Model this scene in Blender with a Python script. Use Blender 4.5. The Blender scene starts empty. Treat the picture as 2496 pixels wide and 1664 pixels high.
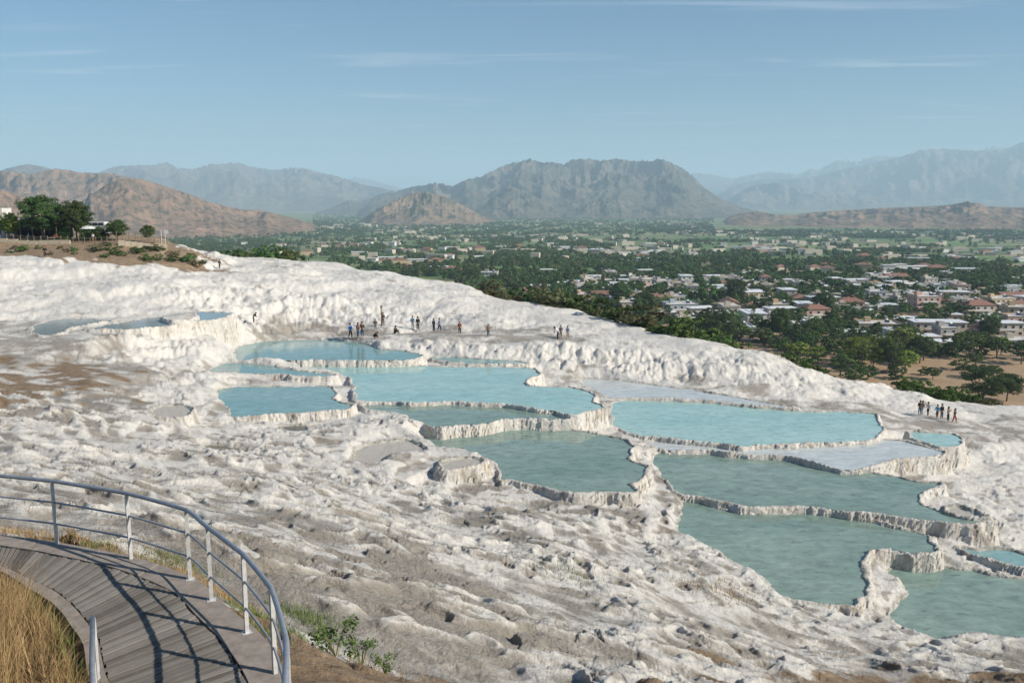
import bpy, bmesh, math, random
import numpy as np
from mathutils import Vector, Matrix
R = math.radians
random.seed(7)
rng = np.random.default_rng(11)
scene = bpy.context.scene
COL = scene.collection

# ------------------------------------------------------------------ camera, sky, sun, exposure
FPX, PITCH = 2161.0, R(9.0)                 # focal length in pixels of the 2496 px wide photograph
cam_d = bpy.data.cameras.new('camera'); cam = bpy.data.objects.new('camera', cam_d); COL.objects.link(cam)
cam_d.sensor_width = 36.0; cam_d.lens = FPX / 2496 * 36.0
cam_d.clip_start = 0.1; cam_d.clip_end = 80000
cam.location = (0, 0, 0); cam.rotation_euler = (R(90) - PITCH, 0, 0)
scene.camera = cam

SUN_EL, SUN_AZ = R(32), math.atan2(0.94, -0.34)      # azimuth measured from +y towards +x
sun_dir = Vector((math.cos(SUN_EL) * math.sin(SUN_AZ), math.cos(SUN_EL) * math.cos(SUN_AZ), math.sin(SUN_EL)))
sd = bpy.data.lights.new('sun', 'SUN'); sd.energy = 5.0; sd.angle = R(0.5); sd.color = (1.0, 0.93, 0.82)
sun = bpy.data.objects.new('sun', sd); COL.objects.link(sun)
sun.rotation_euler = sun_dir.to_track_quat('Z', 'Y').to_euler()

w = bpy.data.worlds.new('World'); scene.world = w; w.use_nodes = True
nt = w.node_tree; nt.nodes.clear()
def N(nt, t, **kw):
    n = nt.nodes.new(t)
    for k, v in kw.items():
        if k.startswith('i_'):
            n.inputs[int(k[2:]) if k[2:].isdigit() else k[2:].replace('_', ' ')].default_value = v
        else: setattr(n, k, v)
    return n
wo = N(nt, 'ShaderNodeOutputWorld'); bg = N(nt, 'ShaderNodeBackground'); bg.inputs[1].default_value = 0.058
sky = N(nt, 'ShaderNodeTexSky', sky_type='NISHITA', sun_disc=False, sun_elevation=SUN_EL, sun_rotation=SUN_AZ,
        altitude=300, air_density=1.25, dust_density=0.3, ozone_density=4.0)
# thin cirrus: stretched noise over the sky direction, projected on a high plane
geo = N(nt, 'ShaderNodeTexCoord'); sep = N(nt, 'ShaderNodeSeparateXYZ'); nt.links.new(geo.outputs['Generated'], sep.inputs[0])
zc = N(nt, 'ShaderNodeMath', operation='MAXIMUM', i_1=0.02); nt.links.new(sep.outputs[2], zc.inputs[0])
dx = N(nt, 'ShaderNodeMath', operation='DIVIDE'); nt.links.new(sep.outputs[0], dx.inputs[0]); nt.links.new(zc.outputs[0], dx.inputs[1])
dy = N(nt, 'ShaderNodeMath', operation='DIVIDE'); nt.links.new(sep.outputs[1], dy.inputs[0]); nt.links.new(zc.outputs[0], dy.inputs[1])
cmb = N(nt, 'ShaderNodeCombineXYZ'); nt.links.new(dx.outputs[0], cmb.inputs[0]); nt.links.new(dy.outputs[0], cmb.inputs[1])
mp = N(nt, 'ShaderNodeMapping'); mp.inputs['Rotation'].default_value = (0, 0, R(-14)); mp.inputs['Scale'].default_value = (0.30, 1.25, 1)
mp.inputs['Location'].default_value = (3.1, 1.7, 0)
nt.links.new(cmb.outputs[0], mp.inputs[0])
cn = N(nt, 'ShaderNodeTexNoise', i_Scale=1.3, i_Detail=7.0, i_Roughness=0.55, i_Distortion=0.7); nt.links.new(mp.outputs[0], cn.inputs['Vector'])
cr = N(nt, 'ShaderNodeMapRange', i_1=0.57, i_2=0.95, i_3=0.0, i_4=0.75); nt.links.new(cn.outputs[0], cr.inputs[0])
cmx = N(nt, 'ShaderNodeMixRGB', blend_type='MIX'); cmx.inputs[2].default_value = (11.0, 11.4, 11.8, 1)
tint = N(nt, 'ShaderNodeMixRGB', blend_type='MULTIPLY', i_0=1.0); tint.inputs[2].default_value = (0.60, 0.92, 1.14, 1)
nt.links.new(sky.outputs[0], tint.inputs[1])
nt.links.new(cr.outputs[0], cmx.inputs[0]); nt.links.new(tint.outputs[0], cmx.inputs[1])
nt.links.new(cmx.outputs[0], bg.inputs[0]); nt.links.new(bg.outputs[0], wo.inputs[0])

vs = scene.view_settings
vs.view_transform = 'Standard'; vs.look = 'None'; vs.exposure = 0.42; vs.gamma = 1.0; vs.use_curve_mapping = False
cy = scene.cycles
cy.max_bounces = 6; cy.diffuse_bounces = 3; cy.glossy_bounces = 3; cy.transparent_max_bounces = 12; cy.transmission_bounces = 3
cy.volume_bounces = 2; cy.caustics_reflective = False; cy.caustics_refractive = False

# ------------------------------------------------------------------ helpers
def ray(Dx, Dy):
    """direction through a point of the photograph (2352 x 1568 drawing of it), forward component free"""
    x = (Dx / 0.94231 - 1248) / FPX; v = (Dy / 0.94231 - 832) / FPX
    c, s = math.cos(PITCH), math.sin(PITCH)
    return x, c - v * s, -s - v * c
def at_z(Dx, Dy, z):
    x, y, d = ray(Dx, Dy); t = z / d
    return (x * t, y * t, z)
def at_r(Dx, Dy, r):
    x, y, d = ray(Dx, Dy); t = r / math.hypot(x, y)
    return (x * t, y * t, d * t)

_perm = rng.permutation(1024).astype(np.int32)
_ga = (rng.random(1024) * 2 * np.pi); _gx = np.cos(_ga).astype(np.float32); _gy = np.sin(_ga).astype(np.float32)
def perlin(x, y, seed=0):
    x = np.asarray(x, np.float32) + np.float32(seed * 17.37); y = np.asarray(y, np.float32) + np.float32(seed * 9.71)
    xi = np.floor(x); yi = np.floor(y); fx = x - xi; fy = y - yi
    X = xi.astype(np.int32); Y = yi.astype(np.int32)
    u = fx * fx * fx * (fx * (fx * 6 - 15) + 10); v = fy * fy * fy * (fy * (fy * 6 - 15) + 10)
    a0 = _perm[X & 1023]; a1 = _perm[(X + 1) & 1023]
    def g(a, j, dx_, dy_):
        h = _perm[(a + Y + j) & 1023]
        return _gx[h] * dx_ + _gy[h] * dy_
    n00 = g(a0, 0, fx, fy); n10 = g(a1, 0, fx - 1, fy); n01 = g(a0, 1, fx, fy - 1); n11 = g(a1, 1, fx - 1, fy - 1)
    return ((n00 + u * (n10 - n00)) * (1 - v) + (n01 + u * (n11 - n01)) * v) * 1.5
def fbm(x, y, o=3, seed=0, gain=0.5):
    s = 0; a = 1.0; t = 0
    for i in range(o):
        s = s + a * perlin(x, y, seed + i * 3); t += a; a *= gain; x = x * 2.03; y = y * 2.03
    return s / t
def ss(a, b, x):
    t = np.clip((x - a) / (b - a), 0, 1); return t * t * (3 - 2 * t)

def tag(o, label=None, cat=None, group=None, kind=None):
    if label: o['label'] = label
    if cat: o['category'] = cat
    if group: o['group'] = group
    if kind: o['kind'] = kind
    return o
def link(o, parent=None):
    COL.objects.link(o)
    if parent is not None: o.parent = parent
    return o
def mesh_np(name, V, F, smooth=True):
    """vertices (n,3) and faces (m,k) arrays to a mesh"""
    me = bpy.data.meshes.new(name); V = np.asarray(V, np.float32); F = np.asarray(F, np.int32)
    k = F.shape[1]
    me.vertices.add(len(V)); me.vertices.foreach_set('co', V.ravel())
    me.loops.add(F.size); me.loops.foreach_set('vertex_index', F.ravel())
    me.polygons.add(len(F)); me.polygons.foreach_set('loop_start', np.arange(0, F.size, k, dtype=np.int32))
    me.polygons.foreach_set('use_smooth', np.full(len(F), smooth))
    me.update(calc_edges=True); return me
def grid_faces(nr, nc):
    i = np.arange(nr - 1)[:, None] * nc + np.arange(nc - 1)[None, :]
    return np.stack([i, i + 1, i + nc + 1, i + nc], -1).reshape(-1, 4)
def add_attr(me, name, data):
    a = me.attributes.new(name, 'FLOAT', 'POINT'); a.data.foreach_set('value', np.asarray(data, np.float32).ravel())

class MB:
    """collects simple solids into one mesh"""
    def __init__(s): s.v = []; s.f = []
    def box(s, c, d, rz=0.0, M=None, taper=1.0):
        n = len(s.v); hx, hy, hz = d[0] / 2, d[1] / 2, d[2] / 2; cr_, sr = math.cos(rz), math.sin(rz)
        for z in (-hz, hz):
            k = taper if z > 0 else 1.0
            for x, y in ((-hx, -hy), (hx, -hy), (hx, hy), (-hx, hy)):
                x *= k; y *= k
                p = Vector((c[0] + x * cr_ - y * sr, c[1] + x * sr + y * cr_, c[2] + z))
                s.v.append(tuple(M @ p) if M else tuple(p))
        s.f += [tuple(n + i for i in q) for q in ((0, 3, 2, 1), (4, 5, 6, 7), (0, 1, 5, 4), (1, 2, 6, 5), (2, 3, 7, 6), (3, 0, 4, 7))]
        return s
    def prism(s, pts, z0, z1):
        n = len(s.v); k = len(pts)
        s.v += [(p[0], p[1], z0) for p in pts] + [(p[0], p[1], z1) for p in pts]
        s.f.append(tuple(n + i for i in range(k))[::-1]); s.f.append(tuple(n + k + i for i in range(k)))
        for i in range(k): j = (i + 1) % k; s.f.append((n + i, n + j, n + k + j, n + k + i))
        return s
    def tube(s, pts, r, seg=8, cap=True):
        n = len(s.v); pts = [Vector(p) for p in pts]; rr = r if isinstance(r, (list, tuple)) else [r] * len(pts)
        prev = None
        for i, p in enumerate(pts):
            d = (pts[min(i + 1, len(pts) - 1)] - pts[max(i - 1, 0)]).normalized()
            a = d.cross(Vector((0, 0, 1)) if abs(d.z) < 0.95 else Vector((1, 0, 0))).normalized()
            if prev is not None:
                a = (prev - d * prev.dot(d)).normalized()
            prev = a; b = d.cross(a)
            for j in range(seg):
                t = 2 * math.pi * j / seg; s.v.append(tuple(p + (a * math.cos(t) + b * math.sin(t)) * rr[i]))
        for i in range(len(pts) - 1):
            for j in range(seg):
                k = (j + 1) % seg
                s.f.append((n + i * seg + j, n + i * seg + k, n + (i + 1) * seg + k, n + (i + 1) * seg + j))
        if cap:
            s.f.append(tuple(n + j for j in range(seg))[::-1]); s.f.append(tuple(n + (len(pts) - 1) * seg + j for j in range(seg)))
        return s
    def mesh(s, name, mat=None, smooth=False):
        me = bpy.data.meshes.new(name); me.from_pydata(s.v, [], s.f); me.update()
        if smooth: me.polygons.foreach_set('use_smooth', [True] * len(me.polygons))
        if mat: me.materials.append(mat)
        return me
    def build(s, name, mat, parent=None, smooth=False, loc=None):
        o = bpy.data.objects.new(name, s.mesh(name, mat, smooth)); link(o, parent)
        if loc is not None: o.location = loc
        return o
def empty(name, loc, rz=0.0, scale=1.0):
    o = bpy.data.objects.new(name, None); COL.objects.link(o); o.location = loc; o.rotation_euler = (0, 0, rz)
    o.scale = (scale,) * 3; o.empty_display_size = 0.3
    return o
def copy_tree(o, parent=None):
    c = o.copy(); COL.objects.link(c)
    if parent is not None: c.parent = parent
    for ch in o.children: copy_tree(ch, c)
    return c

# ------------------------------------------------------------------ material helpers
def new_mat(name):
    m = bpy.data.materials.new(name); m.use_nodes = True; t = m.node_tree
    return m, t, t.nodes['Principled BSDF'], t.nodes['Material Output']
def L(t, a, b): t.links.new(a, b)
def mixc(t, fac, a, b, mode='MIX'):
    n = N(t, 'ShaderNodeMixRGB', blend_type=mode)
    for i, v in ((0, fac), (1, a), (2, b)):
        if hasattr(v, 'links') or hasattr(v, 'is_linked'): L(t, v, n.inputs[i])
        else: n.inputs[i].default_value = v if i == 0 else (*v, 1)
    return n.outputs[0]
def noise(t, scale, detail=4, rough=0.55, vec=None, dist=0.0):
    n = N(t, 'ShaderNodeTexNoise', i_Scale=scale, i_Detail=detail, i_Roughness=rough, i_Distortion=dist)
    if vec is not None: L(t, vec, n.inputs['Vector'])
    return n.outputs[0]
def ramp(t, v, a, b, c=0.0, d=1.0):
    n = N(t, 'ShaderNodeMapRange', i_1=a, i_2=b, i_3=c, i_4=d); L(t, v, n.inputs[0]); return n.outputs[0]
def objco(t): return N(t, 'ShaderNodeTexCoord').outputs['Object']
def math_(t, op, a, b=None):
    n = N(t, 'ShaderNodeMath', operation=op)
    for i, v in ((0, a), (1, b)):
        if v is None: continue
        if hasattr(v, 'is_linked'): L(t, v, n.inputs[i])
        else: n.inputs[i].default_value = v
    return n.outputs[0]
def bump(t, bs, h, strength, dist=0.02):
    b = N(t, 'ShaderNodeBump', i_Strength=strength, i_Distance=dist); L(t, h, b.inputs['Height']); L(t, b.outputs[0], bs.inputs['Normal'])
def simple(name, col, rough=0.7, var=0.25, scale=6.0, metal=0.0, bumpd=0.0):
    m, t, bs, o = new_mat(name)
    n = noise(t, scale, 5, 0.6, objco(t))
    dark = tuple(c * (1 - var) for c in col); light = tuple(min(1, c * (1 + var * 0.6)) for c in col)
    L(t, mixc(t, ramp(t, n, 0.3, 0.7), dark, light), bs.inputs['Base Color'])
    bs.inputs['Roughness'].default_value = rough; bs.inputs['Metallic'].default_value = metal
    bs.inputs['Specular IOR Level'].default_value = 0.3
    if bumpd: bump(t, bs, n, 0.6, bumpd)
    return m
# ------------------------------------------------------------------ haze: the air of the valley
def make_haze():
    m = bpy.data.materials.new('haze_air'); m.use_nodes = True; t = m.node_tree; t.nodes.clear()
    o = N(t, 'ShaderNodeOutputMaterial'); v = N(t, 'ShaderNodeVolumePrincipled')
    v.inputs['Color'].default_value = (0.64, 0.85, 1.0, 1); v.inputs['Density'].default_value = 0.95e-4
    v.inputs['Anisotropy'].default_value = 0.0
    L(t, v.outputs[0], o.inputs['Volume'])
    h = MB().box((0, 14000, (1080 - 130) / 2), (60000, 40000, 1080 + 130)).build('haze', m)
    tag(h, kind='stuff')
make_haze()

# ------------------------------------------------------------------ the terrace: pools traced at their own water level
OFF = {4: (0, 697), 5: (784, 697), 6: (1568, 697), 7: (0, 1059), 8: (784, 1059), 9: (1568, 1059), 1: (0, 339), 2: (784, 339), 3: (1568, 339)}
def pp(reg, pts):
    ox, oy = OFF[reg]; return [(x / 3 + ox, y / 3 + oy) for x, y in pts]
# name: (outline, level, kind)  kind: w = milky turquoise, s = shallow, g = grey shallow, d = dry pan
POOLS = [
 ('A', pp(4, [(200,200),(230,150),(340,118),(470,103),(600,100),(700,112),(830,108),(700,130),(560,150),(470,170),(440,195),(380,215),(280,220)]), -13.2, 'g'),
 ('B', pp(4, [(590,170),(700,152),(830,128),(960,108),(1090,92),(1200,70),(1330,56),(1480,58),(1620,66),(1560,85),(1530,105),(1400,118),(1200,150),(1050,165),(900,178),(760,180),(650,182)]), -13.2, 'g'),
 ('isl', pp(4, [(1120,92),(1230,78),(1330,58),(1350,66),(1350,88),(1290,106),(1210,116),(1130,104)]), -12.75, 'd'),
 ('C', [(537,828),(533,808),(548,795),(600,784),(660,780),(740,781),(800,783),(850,793),(865,800),(930,806),(972,814),(960,823),(930,827),(870,828),(760,828),(640,828),(560,829)], -16.85, 'b'),
 ('C2', pp(5, [(600,375),(780,365),(950,380),(1200,390),(1320,414),(1100,420),(800,410),(650,395)]), -17.35, 'b'),
 ('D', pp(4, [(1400,470),(1490,430),(1560,408),(1700,410),(1900,432),(2000,458),(2200,474),(2330,492),(2320,505),(2100,506),(1980,498),(1900,483),(1650,483),(1500,496),(1420,498)]), -17.0, 'b'),
 ('E', pp(5, [(-430,417),(-200,413),(30,420),(200,418),(500,428),(800,436),(1100,438),(1330,444),(1365,465),(1370,495),(1290,520),(1280,545),(1300,570),(1560,572),(1700,605),(1750,640),(1745,680),(1810,700),(1760,730),(1630,768),(1560,768),(1430,736),(1220,704),(1050,687),(900,682),(750,679),(600,680),(440,684),(400,676),(150,674),(95,665),(100,600),(60,530),(30,495),(-60,470),(-250,452),(-400,425)]), -17.5, 'w'),
 ('F', pp(4, [(1480,600),(1560,578),(1800,570),(2050,572),(2250,570),(2310,580),(2300,610),(2310,650),(2345,680),(2425,700),(2400,733),(2250,745),(2000,757),(1750,772),(1585,785),(1575,740),(1550,700),(1530,670),(1500,635)]), -17.3, 'b'),
 ('G', pp(5, [(150,688),(400,690),(440,698),(600,694),(900,697),(1050,702),(1220,719),(1430,752),(1560,785),(1640,785),(1500,800),(1380,795),(1200,797),(1000,822),(800,845),(700,858),(600,850),(500,815),(440,770),(300,745),(150,730)]), -17.75, 's'),
 ('H', pp(5, [(520,935),(620,918),(850,910),(1000,865),(1200,828),(1360,818),(1500,850),(1750,895),(1950,945),(2060,985),(1990,1015),(1985,1060),(2010,1095),(2070,1105),(2130,1155),(2060,1215),(1980,1240),(1990,1270),(2040,1300),(1900,1315),(1720,1298),(1500,1295),(1440,1275),(1320,1245),(1150,1225),(1085,1222),(1085,1140),(1050,1090),(990,1070),(870,1030),(700,1020),(640,990),(560,960)]), -18.6, 's'),
 ('I', pp(5, [(640,1112),(700,1080),(800,1056),(930,1045),(1000,1075),(990,1098),(900,1120),(800,1136),(720,1142),(660,1132)]), -17.75, 'd'),
 ('J', pp(5, [(60,1010),(200,950),(480,935),(590,985),(620,1015),(340,1045),(300,1075),(340,1100),(100,1120),(60,1080)]), -17.9, 'd'),
 ('J2', pp(4, [(1350,1000),(1420,975),(1560,980),(1680,1010),(1720,1030),(1560,1038),(1430,1036)]), -16.9, 'm'),
 ('J3', pp(4, [(1900,850),(2000,842),(2120,846),(2150,860),(2100,880),(1960,882)]), -17.9, 'm'),
 ('J4', pp(4, [(1030,735),(1080,700),(1200,690),(1300,700),(1320,740),(1290,780),(1150,788),(1050,770)]), -15.9, 'd'),
 ('K0', [(1330,868),(1417,872),(1568,893),(1668,907),(1760,925),(1850,941),(1768,932),(1708,930),(1635,919),(1568,917),(1451,914),(1397,915),(1384,908),(1357,893),(1335,880)], -19.0, 'p'),
 ('K', [(1405,922),(1451,920),(1568,923),(1635,925),(1708,936),(1768,938),(1848,947),(1920,944),(2005,949),(2022,960),(2020,975),(2030,985),(2022,1003),(1960,1013),(1840,1018),(1780,1020),(1730,1020),(1700,1025),(1650,1018),(1568,1010),(1480,1003),(1415,985),(1404,965),(1402,940)], -19.2, 'w'),
 ('L', [(1470,1012),(1568,1018),(1650,1026),(1700,1031),(1735,1027),(1780,1027),(1845,1024),(1955,1020),(2000,1012),(2068,1008),(2100,1018),(2150,1032),(2185,1042),(2068,1057),(1995,1070),(1978,1080),(1935,1080),(1868,1062),(1801,1047),(1701,1043),(1628,1033),(1568,1034),(1510,1030)], -19.5, 'p'),
 ('M', pp(6, [(1540,887),(1700,884),(1890,895),(1930,950),(1950,985),(1840,996),(1740,983),(1640,950),(1560,920)]), -19.7, 'w'),
 ('N', [(1500,1039),(1568,1039),(1640,1037),(1740,1053),(1850,1065),(1950,1081),(2030,1088),(2110,1105),(2160,1108),(2172,1115),(2155,1122),(2110,1130),(2108,1140),(2120,1160),(2170,1180),(2230,1190),(2285,1192),(2270,1200),(2220,1207),(2150,1199),(2000,1182),(1900,1166),(1770,1162),(1710,1168),(1690,1158),(1640,1148),(1568,1136),(1548,1128),(1525,1100),(1503,1070)], -19.8, 's'),
 ('O', pp(9, [(0,275),(150,300),(300,345),(410,368),(600,360),(780,366),(1050,352),(1200,398),(1400,448),(1600,488),(1730,525),(1720,560),(1740,615),(1700,632),(1500,616),(1350,611),(1280,640),(1272,690),(1280,800),(1272,870),(1290,920),(1232,970),(1225,1012),(1150,1018),(1000,1003),(850,970),(760,960),(650,935),(600,870),(500,780),(380,700),(200,610),(80,545),(0,530),(-60,490),(-30,440)]), -20.2, 's'),
 ('P', pp(9, [(1880,598),(2000,608),(2200,603),(2352,640),(2500,680),(2500,745),(2352,735),(2200,705),(2000,650)]), -20.8, 'b'),
 ('Q', pp(9, [(1400,700),(1700,708),(1950,745),(2100,775),(2352,806),(2600,830),(2650,1150),(2460,1215),(2250,1225),(2200,1200),(2000,1195),(1850,1222),(1700,1232),(1600,1190),(1500,1160),(1425,1090),(1380,1050),(1440,1010),(1500,950),(1515,890),(1460,830),(1420,790),(1425,720)]), -21.2, 's'),
 ('S', pp(9, [(1750,312),(1890,285),(2030,345),(2120,395),(1900,368)]), -19.6, 'd'),
]
# base surface: (Dx, Dy, z, dirt, soil)
CT = [
 # plateau with the trees, the brown bank under it
 (0,556,-6.5,.3,1),(200,553,-6.4,.3,1),(375,553,-6.6,.3,1),(0,545,-6.3,.3,1),(200,541,-6.2,.3,1),(380,541,-6.4,.4,1),
 (0,572,-7.5,.2,.75),(120,590,-8.4,.3,1),(250,592,-8.6,.3,1),(380,603,-9.4,.3,1),(480,612,-10.4,.3,.5),(420,572,-8.2,.5,.5),
 (0,590,-8.2,0,0),(104,594,-8.5,0,.1),(180,606,-9.1,0,0),(300,612,-9.6,0,0),(430,620,-10.3,.1,.1),(506,618,-10.5,.3,.4),
 (620,600,-10.9,.2,0),(560,592,-10.9,.1,0),
 # white slope, left to middle
 (0,640,-10.2,0,0),(200,645,-10.6,0,0),(400,650,-11.0,0,0),(600,650,-11.8,.35,.2),(0,690,-12.0,0,0),(200,700,-12.3,0,0),(420,698,-12.7,0,0),(600,690,-13.3,0,0),
 (0,712,-12.2,.3,.1),(200,722,-12.9,.3,.1),(0,748,-13.0,.3,.1),(100,730,-12.9,.3,.1),(400,712,-13.12,0,0),(540,714,-13.1,0,0),
 (700,640,-11.9,.1,0),(800,660,-12.8,0,0),(700,690,-13.8,0,0),(850,700,-14.4,0,0),(1000,660,-13.4,.1,0),(1000,700,-14.3,.1,0),
 (1130,720,-15.0,0,0),(1000,742,-16.0,.1,0),(1250,752,-16.4,0,0),(1400,765,-16.3,0,0),
 # path with the people
 (590,745,-16.0,.5,.1),(700,757,-16.3,.7,.15),(640,750,-16.2,.6,.1),(620,772,-16.5,.6,.1),(800,766,-16.4,.7,.1),(700,772,-16.5,.7,.15),(850,776,-16.3,.6,.1),(900,758,-16.2,.6,.1),(700,742,-16.1,.3,.1),(800,748,-16.2,.3,.1),(1060,763,-15.9,.7,.1),(1180,772,-16.0,.75,.15),(1300,778,-16.1,.6,.1),(1000,772,-15.8,.5,0),(1420,790,-16.3,.0,0),
 # cliff between path and pools
 (870,785,-16.1,0,0),(1000,783,-15.9,0,0),(1150,786,-15.7,0,0),(1300,792,-16.1,0,0),(1500,803,-16.7,0,0),
 (900,802,-16.9,0,0),(1000,815,-17.3,0,0),(1150,826,-17.5,0,0),(1280,840,-17.8,0,0),(1300,850,-18.0,.5,0),(1450,861,-18.4,.2,0),(1568,874,-18.75,.5,0),
 (1720,892,-19.2,.4,0),(1900,913,-20.0,.5,0),(1900,905,-19.9,0,0),(2010,932,-20.5,.5,0),(2100,957,-21.1,.6,0),(2190,970,-21.4,.6,0),(2280,995,-21.7,.3,0),
 (1700,850,-18.2,0,0),(1850,885,-19.4,0,0),(2000,905,-20.7,0,0),(2130,935,-21.7,.1,0),(2250,950,-22.2,.1,0),(2352,965,-22.5,.6,.1),(2352,1000,-22.4,.7,.1),
 # left shelf under the upper pools
 (0,775,-13.0,.5,.2),(100,779,-13.0,.5,.1),(200,773,-12.95,.5,0),(30,755,-12.9,.5,.2),(160,760,-12.95,.5,0),(250,768,-13.05,.4,0),(330,765,-13.5,.1,0),(0,830,-14.3,.5,.4),(150,850,-14.6,.7,.8),(0,870,-14.4,.6,.6),(300,815,-14.9,.2,0),(400,805,-15.2,.2,0),(520,795,-15.6,.1,0),(450,830,-15.7,.3,0),(350,860,-15.4,.5,.3),
 (548,752,-13.9,.1,0),(555,775,-15.4,.1,0),(470,790,-15.0,0,0),
 (0,930,-14.0,.8,.6),(150,910,-14.7,.8,.5),(300,900,-15.1,.8,.35),(300,960,-15.5,.5,0),(450,880,-16.4,.2,0),(450,930,-16.6,0,0),(480,965,-17.1,.05,0),(200,1000,-13.6,.35,0),(0,1000,-12.6,.35,0),(350,1030,-15.0,.3,0),
 (560,872,-17.0,.3,.2),(700,870,-17.15,.3,.2),(650,985,-17.9,.5,.2),(800,975,-17.9,.4,.1),(915,1072,-17.5,.5,.1),(928,1048,-17.55,.5,.1),(980,1036,-17.55,.4,.1),(1040,1034,-17.65,.3,0),(900,1090,-17.7,.5,.1),(870,960,-17.2,.1,0),(920,965,-17.2,.1,0),(900,1000,-18.1,.2,0),(600,1010,-17.0,.3,0),(600,1050,-16.3,.4,0),(780,1060,-17.3,.2,0),
 (0,1080,-10.2,.35,0),(200,1080,-11.8,.35,0),(400,1100,-12.4,.35,0),(600,1120,-13.8,.5,.05),(780,1100,-16.3,.4,0),(960,1120,-18.6,.2,0),(1080,1125,-18.9,.4,0),
 (0,1180,-7.2,.5,.1),(200,1190,-8.0,.55,.1),(400,1220,-8.6,.45,.1),(600,1240,-9.8,.5,.2),(800,1170,-14.2,.4,0),(1000,1200,-16.0,.4,0),(1200,1160,-18.8,.7,.1),(1300,1150,-19.0,.7,.1),(1450,1170,-19.2,.5,.1),
 (0,1232,-5.95,.6,.6),(200,1262,-5.9,.6,.6),(330,1296,-5.9,.6,.6),(450,1345,-5.85,.6,.6),(540,1380,-6.0,.7,.4),(600,1450,-5.9,.7,.6),(690,1560,-5.95,.6,.9),
 (800,1300,-10.2,.7,.1),(700,1400,-7.6,.8,.1),(900,1400,-9.5,.85,0),(760,1500,-7.0,.5,.8),(900,1560,-7.8,.5,.9),(1000,1300,-12.6,.55,.1),(1100,1400,-11.4,.85,0),(1200,1300,-14.6,.35,0),(1200,1500,-10.5,.3,0),(1200,1565,-9.4,.6,.7),(1050,1530,-9.1,.6,.3),
 (1400,1230,-18.1,.6,.1),(1400,1350,-15.6,.3,0),(1400,1450,-13.2,.4,0),(1400,1560,-11.3,.2,.1),(1530,1240,-19.6,.5,.1),(1560,1270,-19.9,.2,0),(1600,1350,-17.9,.3,0),(1650,1450,-16.1,.3,0),(1600,1560,-13.2,.3,.4),
 (1750,1370,-19.6,.2,0),(1850,1420,-19.9,.3,0),(1900,1500,-18.0,.4,0),(1850,1565,-15.6,.6,.9),(2030,1440,-20.5,.4,0),(2100,1480,-20.6,.5,0),(2100,1530,-19.4,.4,.1),(2352,1500,-21.0,.5,0),(2352,1565,-19.4,.7,.9),(2100,1565,-18.1,.8,.95),
 # right slope
 (2060,995,-20.4,0,0),(2200,1010,-21.0,.5,0),(2250,1030,-21.3,.1,0),(2352,1050,-21.9,0,0),(2250,1080,-21.3,.2,0),(2100,1080,-20.5,.1,0),(2050,1085,-20.3,.1,0),(2200,1110,-20.9,.25,0),(2352,1130,-21.7,.2,0),(2200,1150,-19.9,0,0),(2320,1210,-21.2,.2,0),(2352,1240,-21.5,.4,.2),(2180,1250,-20.7,.3,0),(2240,1240,-20.75,.1,0),(2130,1262,-20.5,.1,0),
]
# crest of the terrace against the valley: (Dx, Dy, distance)
CREST = [(-400,546,160),(-100,546,160),(0,544,160),(200,541,162),(370,541,160),(388,560,158),(420,569,165),(520,590,175),(640,596,170),(700,595,168),(760,600,165),(880,626,155),(960,634,152),(1040,645,150),(1130,680,135),(1200,694,130),(1290,710,125),(1420,735,118),(1470,760,113),
         (1500,770,108),(1540,774,106),(1600,777,104),(1720,798,102),(1800,822,100),(1880,865,97),(1990,885,98),(2100,906,98),(2130,920,98),(2200,928,97),(2352,942,96),(2500,962,94),(2900,1010,90)]
ctp = []
for Dx, Dy, z, dirt, soil in CT:
    x, y, _ = at_z(Dx, Dy, z); ctp.append((x, y, z, dirt, soil))
cr_az, cr_r, cr_z = [], [], []
for Dx, Dy, r in CREST:
    x, y, z = at_z(Dx, Dy, ray(Dx, Dy)[2] / ray(Dx, Dy)[1] * r); cr_az.append(math.atan2(x, y)); cr_r.append(math.hypot(x, y)); cr_z.append(z)
    so = 1.0 if Dx < 400 else 0.0
    if -150 < Dx < 2600: ctp.append((x, y, z, .2, so))
# hillside the camera stands on, and ground outside the frame to either side
for x, y, z, d, s in [(0,0,-1.6,.5,1),(-4,2,-1.9,.5,1),(4,2,-2.6,.5,1),(0,5,-3.6,.5,1),(-6,6,-3.4,.5,1),(-3.2,7,-4.6,.5,1),(-7.5,8.5,-4.3,.5,1),(-7.6,10.5,-4.9,.5,1),(-5.9,9.6,-5.1,.5,1),(-12,10,-4.6,.5,1),(-14,14,-5.7,.5,.8),(6,6,-5.8,.5,1),(2,9,-6.2,.5,1),(12,10,-9.6,.5,1),(5,14,-9.4,.5,.9),
                      (20,18,-14.5,.5,.8),(30,24,-19,.4,.2),(-22,14,-4.8,.5,.6),(-40,30,-7,.4,.2),(-70,60,-9.5,.3,.1),(-110,90,-8,.1,.1),(-130,110,-6.2,.2,.9),(-120,135,-6.2,.2,.9),
                      (45,38,-23,.2,0),(55,60,-23.5,.2,0),(60,75,-23.8,.2,0)]:
    ctp.append((x, y, z, d, s))
ctp = np.array(ctp)
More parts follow.
